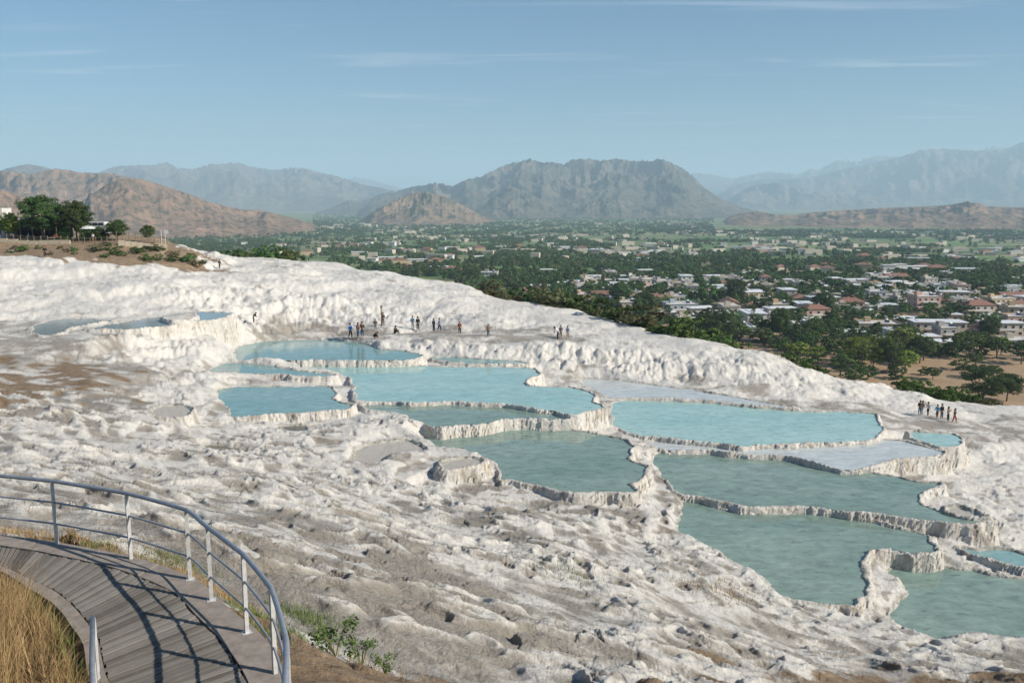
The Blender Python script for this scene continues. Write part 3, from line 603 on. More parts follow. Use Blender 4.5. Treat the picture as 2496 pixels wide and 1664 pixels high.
def mat_mountain(name, c1, c2, c3, sc=1.0):
    m, t, bs, out = new_mat(name); co = objco(t)
    n1 = noise(t, 0.0022 * sc, 6, 0.6, co, .6); n2 = noise(t, 0.012 * sc, 6, 0.7, co)
    c = mixc(t, ramp(t, n1, .38, .62), c1, c2)
    c = mixc(t, ramp(t, n2, .47, .60, 0, .85), c, c3)
    L(t, c, bs.inputs['Base Color']); bs.inputs['Roughness'].default_value = 1.0; bs.inputs['Specular IOR Level'].default_value = 0.05
    return m
def make_range(prof, dist, half, mat, seed, nl=1.0, na=420, nr=150, base=None, rough=1.0):
    prof = np.array(prof, float)
    xs = (prof[:, 0] / 0.94231 - 1248) / FPX
    pr = []
    for (Dx, Dy) in prof:
        x, y, z = at_r(Dx, Dy, dist); pr.append((math.atan2(x, y), z))
    pr = np.array(pr); azs = np.linspace(pr[0, 0], pr[-1, 0], na)
    top = np.interp(azs, pr[:, 0], pr[:, 1])
    # small jaggedness of the skyline itself
    arcm = azs * dist
    zb = float(valley_z(dist)) - 8
    hgt = np.maximum(top - zb, 0)
    top = top + (0.030 * fbm(arcm / (0.05 * dist), np.zeros(na) + seed, 4, seed, .6) * hgt)
    rr = np.linspace(dist - half, dist + half * 0.8, nr)
    RR, AA = np.meshgrid(rr, azs); X = RR * np.sin(AA); Y = RR * np.cos(AA)
    k = half * 0.55 * nl
    wv = 0.5 * perlin(X / k, Y / k, seed + 5)
    rg = 0; a = 1.0; fq = 1 / k; tt = 0
    for i in range(6):
        n_ = 1 - np.abs(perlin(X * fq + wv, Y * fq * 0.75 + wv, seed + 7 + i * 3)) * 1.6
        rg = rg + a * n_; tt += a; a *= 0.52; fq *= 2.1
    rg = rg / tt
    u = (RR - dist) / np.where(RR < dist, half, half * 0.8)
    prof_c = np.clip(1 - np.abs(u), 0, 1) ** 0.95
    H = prof_c * (0.62 + 1.15 * (rg - 0.35) * rough * (1 - prof_c * 0.35)) * hgt[:, None]
    H = np.maximum(H, 0)
    el = (zb + H) / RR; mx = el.max(1); i = el.argmax(1)
    # scale every column so that its highest line of sight is the profile's
    tgt = top / dist; rbest = RR[np.arange(na), i]; hb = H[np.arange(na), i]
    sc_ = np.clip((tgt * rbest - zb) / np.maximum(hb, 1), 0, 3)
    kk = max(5, na // 60) | 1; kn = np.hanning(kk + 2)[1:-1]; kn /= kn.sum(); sc_ = np.convolve(np.pad(sc_, kk // 2, 'edge'), kn, 'valid')
    H = H * sc_[:, None]
    edge = ss(0, 0.04, (azs - azs[0]) / (azs[-1] - azs[0])) * ss(0, 0.04, (azs[-1] - azs) / (azs[-1] - azs[0]))
    if base: edge = np.maximum(edge, base)
    Z = zb - 4 * (1 - prof_c) + H
    V = np.stack([X, Y, Z], -1).reshape(-1, 3)
    me = mesh_np('mountain', V, grid_faces(na, nr)); me.materials.append(mat)
    o = bpy.data.objects.new('mountain' if dist > 4000 else 'hill', me); link(o); tag(o, kind='structure')
    return o
def z3(reg, pts): return pp(reg, pts)
def build_mountains():
    brown = mat_mountain('dry_hill', (0.29, 0.185, 0.125), (0.18, 0.125, 0.085), (0.075, 0.07, 0.045), 3.0)
    mid = mat_mountain('scrub_mountain', (0.165, 0.13, 0.10), (0.085, 0.08, 0.06), (0.04, 0.045, 0.033), 1.6)
    far = mat_mountain('far_mountain', (0.20, 0.15, 0.11), (0.09, 0.08, 0.06), (0.045, 0.05, 0.035), 1.0)
    make_range([(90,532),(140,505),(190,460),(240,425),(270,412),(300,407),(320,409),(355,420),(420,440),(480,463),(530,476),(560,482),(600,483),(640,492),(700,508),(745,524)], 3400, 900, brown, 3, .8, 460, 170)
    make_range([(-420,430),(-200,400),(-60,398),(0,392),(35,394),(70,401),(97,395),(127,387),(160,390),(190,396),(250,398),(290,407),(340,430),(400,470),(450,520)], 4700, 1000, brown, 31, .8, 460, 150)
    make_range([(-420,420),(-120,424),(0,436),(35,446),(75,458),(120,485),(170,520),(200,540)], 2500, 500, brown, 57, 1, 200, 90)
    make_range([(-300,430),(-100,405),(0,392),(20,386),(45,380),(67,377),(97,382),(133,394),(200,420),(260,480)], 9000, 1800, mid, 71)
    make_range([(60,490),(130,430),(180,410),(217,399),(267,382),(300,380),(350,379),(383,373),(407,386),(443,389),(483,377),(547,375),(577,384),(603,386),(630,391),(667,386),(700,386),(733,396),(763,402),(804,414),(834,424),(884,433),(924,442),(1000,462),(1060,486)], 12500, 2600, far, 93, .8, 520, 150)
    make_range(pp(2, [(-420,210),(-200,215),(0,230),(100,205),(200,220),(300,250),(420,280),(600,330),(800,420)]), 21000, 2500, far, 97, .8, 160, 60)
    make_range(pp(2, [(-250,470),(-100,425),(0,385),(50,362),(100,366),(150,365),(200,345),(270,318),(350,300),(430,330),(520,380),(640,470)]), 8600, 1200, mid, 121)
    make_range(pp(2, [(60,490),(130,430),(200,372),(300,330),(400,295),(500,265),(560,262),(650,240),(700,250),(760,267),(870,215),(960,200),(1060,150),(1150,110),(1220,100),(1300,80),(1380,100),(1450,95),(1530,112),(1600,80),(1700,80),(1780,90),(1900,78),(2000,90),(2120,97),(2200,80),(2280,108),(2352,145),(2412,190),(2482,260),(2552,310),(2652,370),(2752,410),(2900,440),(3000,475)]), 7800, 2100, mid, 137, .62, 760, 240)
    make_range(pp(2, [(60,535),(130,505),(190,462),(250,420),(350,370),(440,330),(530,306),(600,308),(700,335),(800,375),(880,420),(960,465),(1020,490),(1080,510)]), 4500, 750, mat_mountain('ochre_hill', (0.27, 0.18, 0.12), (0.17, 0.125, 0.08), (0.07, 0.07, 0.045), 2.6), 151, .8, 360, 130)
    make_range(pp(2, [(820,480),(950,420),(1050,335),(1120,295),(1180,270),(1250,297),(1350,345),(1500,418),(1600,470)]), 6000, 700, mid, 167, .7, 260, 90)
    make_range(pp(2, [(1420,480),(1550,440),(1700,382),(1800,342),(1900,362),(2000,430),(2100,425),(2200,400),(2300,430),(2400,440),(2500,480)]), 5900, 600, mid, 173, .7, 260, 90)
    make_range(pp(3, [(-150,330),(-50,200),(80,175),(200,186),(350,215),(460,185),(600,168),(750,178),(800,186),(880,145),(940,155),(1060,85),(1200,96),(1350,50),(1460,62),(1560,55),(1700,60),(1900,50),(2050,20),(2150,-5),(2250,0),(2400,10),(2700,20),(3100,30)]), 20000, 3200, far, 191, .8, 420, 120)
    make_range(pp(3, [(150,420),(230,330),(350,262),(480,230),(600,212),(700,222),(900,205),(1100,150),(1300,110),(1450,75),(1560,42),(1640,15),(1800,8),(1900,18),(2050,28),(2200,18),(2280,-12),(2352,-40),(2500,-45),(3000,-30)]), 15500, 3000, far, 211, .8, 420, 130)
    make_range(pp(3, [(230,400),(330,340),(480,262),(620,240),(760,262),(900,300),(1100,310),(1300,345),(1500,370),(1700,390),(1900,400)]), 12500, 1200, far, 223, .8, 260, 90)
    make_range(pp(3, [(100,585),(210,545),(330,470),(420,445),(520,440),(650,463),(760,463),(900,445),(1100,430),(1300,420),(1500,410),(1700,405),(1850,395),(1960,372),(2050,385),(2100,405),(2352,412),(2700,400),(3100,420),(3400,520)]), 4700, 1150, brown, 241, .45, 700, 190)
# ------------------------------------------------------------------ boardwalk and railing (foreground, left)
BZ = -5.5
def W(Dx, Dy, z=BZ): return Vector(at_z(Dx, Dy, z))
M_alu = simple('grey_painted_steel', (0.33, 0.35, 0.38), 0.42, 0.2, 9, 0.45)
M_post = simple('pale_painted_steel', (0.62, 0.61, 0.59), 0.45, 0.18, 14, 0.25)
def mat_plank(i):
    base = [(0.17, 0.152, 0.13), (0.21, 0.19, 0.165), (0.13, 0.113, 0.095), (0.25, 0.228, 0.20)][i]
    m, t, bs, o = new_mat('weathered_plank'); co = objco(t)
    mp_ = N(t, 'ShaderNodeMapping'); mp_.inputs['Scale'].default_value = (1.2, 28, 20); L(t, co, mp_.inputs[0])
    n = noise(t, 2.0, 6, .7, mp_.outputs[0], .4); n2 = noise(t, 1.6, 4, .6, co)
    c = mixc(t, ramp(t, n, .3, .7), tuple(v * .62 for v in base), tuple(v * 1.2 for v in base))
    c = mixc(t, ramp(t, n2, .5, .75, 0, .6), c, (0.28, 0.26, 0.23))
    L(t, c, bs.inputs['Base Color']); bs.inputs['Roughness'].default_value = .8; bs.inputs['Specular IOR Level'].default_value = .25
    bump(t, bs, n, .8, .006); return m
def resample(P, step):
    P = [Vector(p) for p in P]; out = [P[0].copy()]; acc = 0
    # Catmull-Rom through the points, then equal steps
    Q = []
    for i in range(len(P) - 1):
        p0, p1, p2, p3 = P[max(i - 1, 0)], P[i], P[i + 1], P[min(i + 2, len(P) - 1)]
        for j in range(24):
            u = j / 24; Q.append(0.5 * ((2 * p1) + (p2 - p0) * u + (2 * p0 - 5 * p1 + 4 * p2 - p3) * u * u + (3 * p1 - p0 - 3 * p2 + p3) * u ** 3))
    Q.append(P[-1])
    for a, b in zip(Q, Q[1:]):
        d = (b - a).length
        while acc + d >= step:
            k = (step - acc) / d; a = a.lerp(b, k); out.append(a.copy()); d = (b - a).length; acc = 0
        acc += d
    return out
POST_D = [(-160,1224),(-20,1232),(131,1250),(301,1284),(437,1330),(486,1378),(567,1453),(632,1548)]
posts = [W(*p) for p in POST_D] + [Vector((-2.3, 8.45, BZ)), Vector((-2.0, 7.1, BZ)), Vector((-1.95, 5.7, BZ))]
outer = [W(-220,1222), W(-60,1231), W(60,1243), W(131,1252), W(301,1286), W(437,1336), W(500,1390), W(575,1460), W(640,1555), Vector((-2.22,8.4,BZ)), Vector((-1.95,7.1,BZ)), Vector((-1.85,5.6,BZ))]
inner = [W(-220,1290), W(-90,1290), W(0,1300), W(60,1328), W(120,1358), W(160,1390), W(190,1425), W(217,1462), W(229,1519), W(243,1568), Vector((-3.72, 8.2, BZ)), Vector((-3.62, 7.0, BZ)), Vector((-3.6, 5.6, BZ))]
def build_boardwalk():
    root = empty('boardwalk', (0, 0, 0)); tag(root, kind='structure')
    mats = [mat_plank(i) for i in range(4)]
    O = resample(outer, 0.105); I_all = resample(inner, 0.02); n = len(O); edge_w = 0.36
    def inn(i): return I_all[min(len(I_all) - 1, int(round(i / (n - 1) * (len(I_all) - 1))))]
    # planks lie across the walk; their outer ends stop at the stone edging
    for i in range(n - 1):
        a, b = O[i], O[i + 1]; c, d = inn(i), inn(i + 1)
        def pull(p, q, w_): v = (q - p).normalized(); return p + v * w_
        a2, b2 = pull(a, c, edge_w), pull(b, d, edge_w); c2, d2 = pull(c, a, 0.05), pull(d, b, 0.05)
        g = 0.10
        p = [a2.lerp(b2, g), a2.lerp(b2, 1 - g), c2.lerp(d2, 1 - g), c2.lerp(d2, g)]
        cen = (p[0] + p[1] + p[2] + p[3]) / 4; jz = random.uniform(-.004, .006)
        j1, j2 = random.uniform(-.02, .02), random.uniform(-.02, .02)
        ax = (p[0] - p[3]).normalized(); p[0] += ax * j1; p[1] += ax * j1; p[2] += ax * j2; p[3] += ax * j2
        ang = math.atan2(ax.y, ax.x); Mr = Matrix.Rotation(-ang, 3, 'Z')
        loc = [Mr @ (q - cen) for q in p]
        mb = MB(); loc = loc if (loc[1] - loc[0]).cross(loc[2] - loc[1]).z > 0 else loc[::-1]
        mb.prism([(q.x, q.y) for q in loc], -0.035 + jz, 0.0 + jz)
        ob = mb.build('plank', mats[random.choice([0, 0, 1, 1, 2, 3])], root, loc=cen); ob.rotation_euler = (random.uniform(-.004, .004), 0, ang)
    # joists under the gaps and the stone edging on both sides
    mb = MB(); 
    for i in range(0, n - 1, 1):
        a, b, c, d = O[i], O[i + 1], inn(i), inn(i + 1)
        for w_ in (0.5, 0.95, 1.4):
            u = (c - a).normalized(); u2 = (d - b).normalized()
            if (c - a).length < w_ + .15: continue
            q = [a + u * w_, b + u2 * w_, b + u2 * (w_ + .06), a + u * (w_ + .06)]
            if (q[1] - q[0]).cross(q[2] - q[1]).z < 0: q = q[::-1]
            mb.prism([(v.x, v.y) for v in q], BZ - .15, BZ - .045)
    mb.build('joist', mats[2], root)
    stone = simple('edge_stone', (0.27, 0.23, 0.195), .85, .3, 5, bumpd=.02)
    def slabs(line, other, w0, w1, step, top):
        i = 0
        while i < len(line) - step:
            seg = line[i:i + step + 1]; q1, q2 = [], []; jit = random.uniform(-.015, .03)
            for k, p in enumerate(seg):
                o_ = other(i + k); v = (o_ - p).normalized()
                q1.append(p - v * (w0 + jit)); q2.append(p + v * w1)
            poly = q1 + q2[::-1]
            ar = sum(poly[k].x * poly[(k + 1) % len(poly)].y - poly[(k + 1) % len(poly)].x * poly[k].y for k in range(len(poly)))
            if ar < 0: poly = poly[::-1]
            cen = sum(poly, Vector()) / len(poly); poly = [cen + (p - cen) * .985 for p in poly]
            z_ = top + random.uniform(-.008, .008)
            MB().prism([(p.x - cen.x, p.y - cen.y) for p in poly], z_ - .22, z_).build('edge_slab', stone, root, loc=cen)
            i += step
    slabs(O, inn, 0.10, edge_w - 0.015, 12, 0.012)
    I_l = [inn(i) for i in range(n)]
    slabs(I_l, lambda i: O[min(i, n - 1)], 0.16, 0.035, 10, 0.0)
    # a few cut end slivers of old paint and rubbish stay out; timber bearer along the inside bend
    return root
def build_railing():
    root = empty('railing', tuple(posts[2])); tag(root, 'long curved grey metal railing with three rails along the boardwalk edge', 'railing')
    ox = posts[2]
    H = 1.07
    for p in posts:
        b = p - ox; MB().box((0, 0, H / 2), (.05, .05, H)).box((0, 0, .006), (.12, .12, .012)).build('post', M_post, root, loc=b).rotation_euler.z = random.uniform(-.2, .2) + .5
    pts = [p + Vector((0, 0, H)) - ox for p in posts]
    def curve(P, fine):
        Q = [P[0]]
        for i in range(len(P) - 1):
            p0, p1, p2, p3 = P[max(i - 1, 0)], P[i], P[i + 1], P[min(i + 2, len(P) - 1)]
            for j in range(1, fine + 1):
                u = j / fine; cr__ = 0.5 * ((2 * p1) + (p2 - p0) * u + (2 * p0 - 5 * p1 + 4 * p2 - p3) * u * u + (3 * p1 - p0 - 3 * p2 + p3) * u ** 3)
                Q.append(p1.lerp(p2, u).lerp(cr__, 0.35))
        return Q
    MB().tube(curve(pts, 6), .031, 10).build('top_rail', M_alu, root, True)
    for nm, h in (('middle_rail', H * .665), ('lower_rail', H * .33)):
        MB().tube(curve([p + Vector((0, 0, h)) - ox for p in posts], 4), .016, 8).build(nm, M_alu, root, True)
def build_inner_rail():
    a = W(222, 1560, BZ); 
    base = Vector((a.x, a.y, BZ - .1))
    root = empty('handrail', tuple(base)); tag(root, 'short weathered railing end standing at the inner edge of the boardwalk', 'railing')
    MB().box((0, 0, .39), (.06, .06, .93)).build('post', M_post, root)
    MB().box((0.47, -1.0, .39), (.05, .05, .93)).build('post', M_post, root)
    MB().tube([(0, .02, .86), (.47, -1.0, .86), (1.05, -2.2, .85)], .028, 8).build('top_rail', M_alu, root, True)

# ------------------------------------------------------------------ grass, weeds
def ter_z(x, y):
    return float(terrain(np.array([x], np.float32), np.array([y], np.float32), False)[0])
def blades(n, spot, hmin, hmax, w_, lean, bend=.5, seed=1, seg=3):
    r_ = np.random.default_rng(seed); V = []; F = []
    P = np.array([spot(r_) for _ in range(n)]); Z = terrain(P[:, 0], P[:, 1], False)
    for i in range(n):
        h = r_.uniform(hmin, hmax) * (1 if P.shape[1] < 3 else P[i, 2]); a = r_.uniform(0, 2 * np.pi); ln = r_.uniform(0, lean) * h; wd = w_ * r_.uniform(.6, 1.4); b = r_.uniform(0, np.pi)
        base = len(V); cx, cy_ = P[i, 0], P[i, 1]
        for k in range(seg + 1):
            u = k / seg; off = ln * (u ** (1 + bend)); ww = wd * (1 - u * .85) / 2
            x = cx + math.cos(a) * off; y = cy_ + math.sin(a) * off; z = Z[i] - .03 + h * u * (1 - .25 * u * ln / h)
            V += [(x - math.cos(b) * ww, y - math.sin(b) * ww, z), (x + math.cos(b) * ww, y + math.sin(b) * ww, z)]
        for k in range(seg): F.append((base + 2 * k, base + 2 * k + 1, base + 2 * k + 3, base + 2 * k + 2))
    return V, F
def grass_mat(name, c1, c2):
    m, t, bs, o = new_mat(name); n = noise(t, 3.5, 4, .7, objco(t)); L(t, mixc(t, ramp(t, n, .3, .7), c1, c2), bs.inputs['Base Color'])
    bs.inputs['Roughness'].default_value = .75; bs.inputs['Specular IOR Level'].default_value = .2; return m
def patch(name, mat, n, spot, *a, **k):
    V, F = blades(n, spot, *a, **k); me = mesh_np(name, V, F, False); me.materials.append(mat)
    o = bpy.data.objects.new(name, me); link(o); tag(o, kind='stuff'); return o
def build_grass():
    dry = grass_mat('dry_grass_blade', (0.20, 0.12, 0.05), (0.48, 0.34, 0.17)); grn = grass_mat('green_grass_blade', (0.07, 0.12, 0.025), (0.17, 0.21, 0.06))
    cr0 = np.random.default_rng(3); cen = [(cr0.uniform(7.2, 12.2), abs(cr0.normal(0, 1.4))) for _ in range(150)]
    def near(r_):
        k_ = cen[r_.integers(0, 150)]; y = k_[0] + r_.normal(0, .11); off = abs(k_[1] + r_.normal(0, .11)); x = float(np.interp(y, [6, 8.2, 10, 11, 12, 12.6], [-3.6, -3.72, -5.0, -5.7, -6.6, -7.5])) - .32 - off
        return x, y, (.45 + .9 * (k_[0] * 7.3 % 1)) * min(1.0, .35 + off * .9) * (1 if y < 10.5 else .75)
    patch('dry_grass', dry, 9500, near, .45, 1.25, .010, .8, .8, 5, 4)
    patch('dry_grass', grass_mat('brown_grass_blade', (0.13, 0.075, 0.035), (0.27, 0.17, 0.08)), 7000, near, .2, .8, .012, .9, .8, 8, 4)
    def near2(r_):
        x, y, k = near(r_); return x + .15, y, .6
    patch('green_grass', grn, 1500, near2, .3, .75, .016, .6, .8, 6, 4)
    spots = [((196,1240),.5,420,0),((215,1258),.35,260,1),((395,1290),.55,900,1),((430,1318),.35,500,0),((360,1288),.5,500,0),((20,1222),.5,500,0),((70,1228),.5,500,0),
             ((590,1410),.35,500,1),((615,1445),.35,600,1),((700,1418),.45,700,1),((560,1392),.3,300,0),((590,1490),.3,200,0),((740,1425),.3,200,1),((250,1275),.5,350,0),
             ((480,1345),.4,350,0),((520,1365),.3,250,0),((860,1520),.6,300,0),((1300,1310),.5,260,1),((1620,1345),.6,400,0),((1680,1350),.5,300,0),((160,1238),.5,300,0)]
    for i, ((Dx, Dy), rad, n, g) in enumerate(spots):
        z = -5.8
        for _ in range(25):
            x, y, _z = at_z(Dx, Dy, z); z = .6 * z + .4 * ter_z(x, y)
        k = 1 if math.hypot(x, y) < 20 else 2
        patch('green_grass' if g else 'dry_grass', grn if g else dry, n, lambda r_, x=x, y=y, rad=rad * 1.3 * k: (x + r_.normal(0, rad * .6), y + r_.normal(0, rad * .6), 1.0), .06, .24 * k ** .5, .012 * k, .8, .6, 20 + i, 2)
def leaf_cluster(n, rad, ls, seed, fl=.8):
    r_ = np.random.default_rng(seed); V = []; F = []
    for i in range(n):
        d = r_.normal(size=3); d /= np.linalg.norm(d); c = d * rad * r_.random() ** .4 * np.array([1, 1, fl]); a = r_.normal(size=3); a /= np.linalg.norm(a); b = np.cross(a, r_.normal(size=3)); b /= np.linalg.norm(b)
        s = ls * r_.uniform(.6, 1.3); k = len(V)
        V += [tuple(c - a * s), tuple(c + b * s * .5), tuple(c + a * s), tuple(c - b * s * .5)]; F.append((k, k + 1, k + 2, k + 3))
    return V, F
def build_weeds():
    lm = grass_mat('weed_leaf', (0.05, 0.10, 0.02), (0.12, 0.19, 0.05)); sm = simple('weed_stem', (0.22, 0.2, 0.08))
    specs = [((770, 1505), .36, 520, .034, 'bushy dark green weed growing beside the curved end of the railing'),
             ((830, 1528), .26, 300, .030, 'low leafy weed just right of the bushy weed by the railing'),
             ((885, 1540), .24, 220, .028, 'sparse yellowish weed on the brown soil, rightmost of the weeds')]
    for i, ((Dx, Dy), rad, n, ls, lab) in enumerate(specs):
        z = -7.0
        for _ in range(25): x, y, _z = at_z(Dx, Dy, z); z = .6 * z + .4 * ter_z(x, y)
        root = empty('weed', (x, y, z)); tag(root, lab, 'weed', 'weeds on the soil below the railing')
        r_ = np.random.default_rng(60 + i); V = []; F = []
        st = MB()
        for k in range(9):
            a = r_.uniform(0, 6.28); h = rad * r_.uniform(.8, 1.9); e = (math.cos(a) * rad * .9, math.sin(a) * rad * .9, h)
            st.tube([(0, 0, -.05), (e[0] * .4, e[1] * .4, h * .6), e], [.009, .007, .004], 4)
            v, f = leaf_cluster(n // 9, rad * .42, ls, 100 * i + k); b = len(V); V += [(p[0] + e[0] * .8, p[1] + e[1] * .8, p[2] + h * .8) for p in v]; F += [tuple(q + b for q in g_) for g_ in f]
        me = mesh_np('foliage', V, F, False); me.materials.append(lm); link(bpy.data.objects.new('foliage', me), root)
        st.build('stem', sm, root)
# ------------------------------------------------------------------ placing things by where the photograph shows their foot
def on_terrain(Dx, Dy, far=230):
    """world point where the line of sight first meets the terrace"""
    x, y, d = ray(Dx, Dy); h = math.hypot(x, y); r = np.concatenate([np.linspace(6, 60, 900), np.linspace(60, far, 2400)]); t = r / h
    Z = terrain(x * t, y * t, False); k = np.nonzero(Z > d * t)[0]
    if len(k) == 0: return None
    i = k[0]; return float(x * t[i]), float(y * t[i]), float(Z[i])
def px2m(px, y, z=None):
    """size in metres of px pixels of the drawing at forward distance y"""
    depth = y * math.cos(PITCH) - (z if z is not None else 0) * math.sin(PITCH)
    return px / 0.94231 * depth / FPX

# ------------------------------------------------------------------ trees
def crown(n_cl, n_leaf, shape, ls, seed):
    r_ = np.random.default_rng(seed); C = []
    while len(C) < n_cl:
        p = r_.uniform(-1, 1, 3)
        if shape == 'round':
            q = p * [1, 1, 1]; rad = np.linalg.norm(q)
            if rad > 1 or rad < .35: continue
            c = np.array([p[0] * .44, p[1] * .44, .60 + p[2] * .34])
        elif shape == 'wide':
            rad = np.linalg.norm(p)
            if rad > 1 or rad < .35: continue
            c = np.array([p[0] * .58, p[1] * .58, .58 + p[2] * .36])
        elif shape == 'poplar':
            if np.hypot(p[0], p[1]) > 1: continue
            u = (p[2] + 1) / 2; wd = .15 * math.sin(math.pi * min(1, .12 + u * .88)) ** .6
            c = np.array([p[0] * wd, p[1] * wd, .12 + u * .86])
        else:                       # bush
            rad = np.linalg.norm(p)
            if rad > 1 or rad < .3: continue
            c = np.array([p[0] * .62, p[1] * .62, .42 + p[2] * .42])
        C.append(c + r_.normal(0, .02, 3))
    C = np.array(C); mid = np.array([0, 0, .55 if shape != 'poplar' else .5]); cr_ = .115 if shape != 'poplar' else .06
    if shape == 'bush': cr_ = .17; mid = np.array([0, 0, .35])
    cl = np.repeat(np.arange(len(C)), n_leaf); rad = (cr_ * r_.uniform(.6, 1.35, len(C)))[cl]
    d = r_.normal(size=(len(cl), 3)); d /= np.linalg.norm(d, axis=1)[:, None]; d[:, 2] = np.abs(d[:, 2]) * .9 - .25 + d[:, 2] * .1
    P = C[cl] + d * rad[:, None] * (r_.random(len(cl)) ** .35)[:, None] * [1, 1, .8]
    nrm = d + .8 * (C[cl] - mid) / (np.linalg.norm(C[cl] - mid, axis=1)[:, None] + 1e-6) * .6 + r_.normal(0, .55, d.shape); nrm /= np.linalg.norm(nrm, axis=1)[:, None]
    a = np.cross(nrm, r_.normal(size=d.shape)); a /= np.linalg.norm(a, axis=1)[:, None]; b = np.cross(nrm, a)
    s = ls * r_.uniform(.6, 1.35, len(cl))[:, None]
    V = np.stack([P - a * s, P + b * s * .62, P + a * s, P - b * s * .62], 1).reshape(-1, 3); F = np.arange(len(V)).reshape(-1, 4)
    # no leaf below the ground line
    return V, F, C
def leaf_mat(name, c1, c2, c3, sc):
    m, t, bs, o = new_mat(name); co = objco(t)
    n = noise(t, sc, 3, .6, co); n2 = noise(t, sc * 5, 2, .6, co); rnd = N(t, 'ShaderNodeObjectInfo').outputs['Random']
    c = mixc(t, ramp(t, n, .35, .65), c1, c2); c = mixc(t, ramp(t, n2, .5, .7, 0, .6), c, c3)
    hs = N(t, 'ShaderNodeHueSaturation'); L(t, ramp(t, rnd, 0, 1, .475, .525), hs.inputs['Hue']); L(t, ramp(t, rnd, 0, 1, .75, 1.25), hs.inputs['Value']); L(t, c, hs.inputs['Color'])
    L(t, hs.outputs[0], bs.inputs['Base Color']); bs.inputs['Roughness'].default_value = .8; bs.inputs['Specular IOR Level'].default_value = .15
    tl = N(t, 'ShaderNodeBsdfTranslucent'); L(t, hs.outputs[0], tl.inputs[0]); mx = N(t, 'ShaderNodeMixShader', i_0=.25); L(t, bs.outputs[0], mx.inputs[1]); L(t, tl.outputs[0], mx.inputs[2]); L(t, mx.outputs[0], o.inputs['Surface'])
    return m
LM = {'dark': leaf_mat('dark_leaf', (.042, .078, .022), (.068, .115, .034), (.10, .15, .04), 3.0),
      'mid': leaf_mat('green_leaf', (.065, .115, .03), (.10, .16, .045), (.14, .19, .055), 3.0),
      'yellow': leaf_mat('yellow_green_leaf', (.15, .21, .035), (.23, .28, .05), (.29, .31, .06), 3.0),
      'olive': leaf_mat('olive_leaf', (.10, .11, .05), (.15, .15, .07), (.20, .175, .09), 3.0)}
M_bark = simple('bark', (0.16, 0.12, 0.085), .9, .35, 12)
CROWNS = {}
def crown_mesh(shape, i, big=False):
    k = (shape, i, big)
    if k not in CROWNS:
        if big: V, F, C = crown(150, 95, shape, .017, 500 + i)
        else: V, F, C = crown({'poplar': 60, 'bush': 26}.get(shape, 48), {'poplar': 16, 'bush': 26}.get(shape, 30), shape, {'poplar': .026, 'bush': .065}.get(shape, .042), 700 + i * 13 + len(shape))
        me = mesh_np('crown', V, F, False); me.materials.append(LM['mid'])
        tb = MB(); r_ = random.Random(i)
        hx = {'poplar': .5, 'bush': .3}.get(shape, .42)
        tb.tube([(0, 0, -.06), (.01, 0, hx * .5), (.02 * r_.uniform(-1, 1), .01, hx), (.0, 0, hx * 1.5)], [.028, .021, .016, .006] if shape != 'poplar' else [.014, .012, .01, .004], 7)
        if shape != 'poplar':
            for q in range(7 if big else 4):
                c = C[r_.randrange(len(C))]; tb.tube([(0, 0, hx * r_.uniform(.45, .8)), (c[0] * .5, c[1] * .5, (hx * .7 + c[2]) / 2), tuple(c)], [.013, .009, .004], 5)
        CROWNS[k] = (me, tb.mesh('trunk', M_bark, True))
    return CROWNS[k]
tree_n = 0
def tree(x, y, z, h, shape='round', leaf='mid', label=None, group=None, cat='tree', wide=1.0, big=False, name=None):
    global tree_n; tree_n += 1
    i = tree_n % (5 if not big else 3)
    cm, tm = crown_mesh(shape, i, big)
    root = empty(name or {'poplar': 'poplar_tree', 'bush': 'shrub'}.get(shape, 'leafy_tree'), (x, y, z), random.uniform(0, 6.28))
    root.scale = (h * wide, h * wide, h); tag(root, label, cat, group)
    c = bpy.data.objects.new('crown', cm); link(c, root)
    c.material_slots[0].link = 'OBJECT'; c.material_slots[0].material = LM[leaf]
    link(bpy.data.objects.new('trunk', tm), root)
    return root

def build_plateau_trees():
    specs = [(100, 553, 107, 1.05, 'round', 'dark', 'largest tree on the plateau edge, broad dark crown above the dark shelter'),
             (177, 551, 99, .80, 'round', 'dark', 'second tall tree on the plateau, just right of the largest one'),
             (270, 548, 52, 1.05, 'round', 'dark', 'medium round tree by the plateau fence beside the low bush'),
             (340, 549, 40, .9, 'round', 'mid', 'smallest slim-trunked tree near the right end of the plateau fence'),
             (26, 551, 70, .65, 'round', 'yellow', 'light green young tree beside the dark shelter at the left edge'),
             (232, 557, 40, .8, 'bush', 'dark', 'low dark bush hanging over the plateau edge between the trees'),
             (150, 553, 36, .9, 'bush', 'mid', 'small bush under the two tall plateau trees'),
             (200, 553, 46, .8, 'bush', 'dark', 'dense bush to the right of the second tall plateau tree')]
    for Dx, Dy, hp, wd, shp_, lf, lab in specs:
        x, y, d = ray(Dx, Dy); t = 149 / y; x *= t; y *= t; z = ter_z(x, y) - .1
        h = px2m(hp, y) + (d * t - z) * 0
        tree(x, y, z, h, shp_, lf, lab, 'trees on the plateau', 'tree' if shp_ != 'bush' else 'bush', wd, big=True)

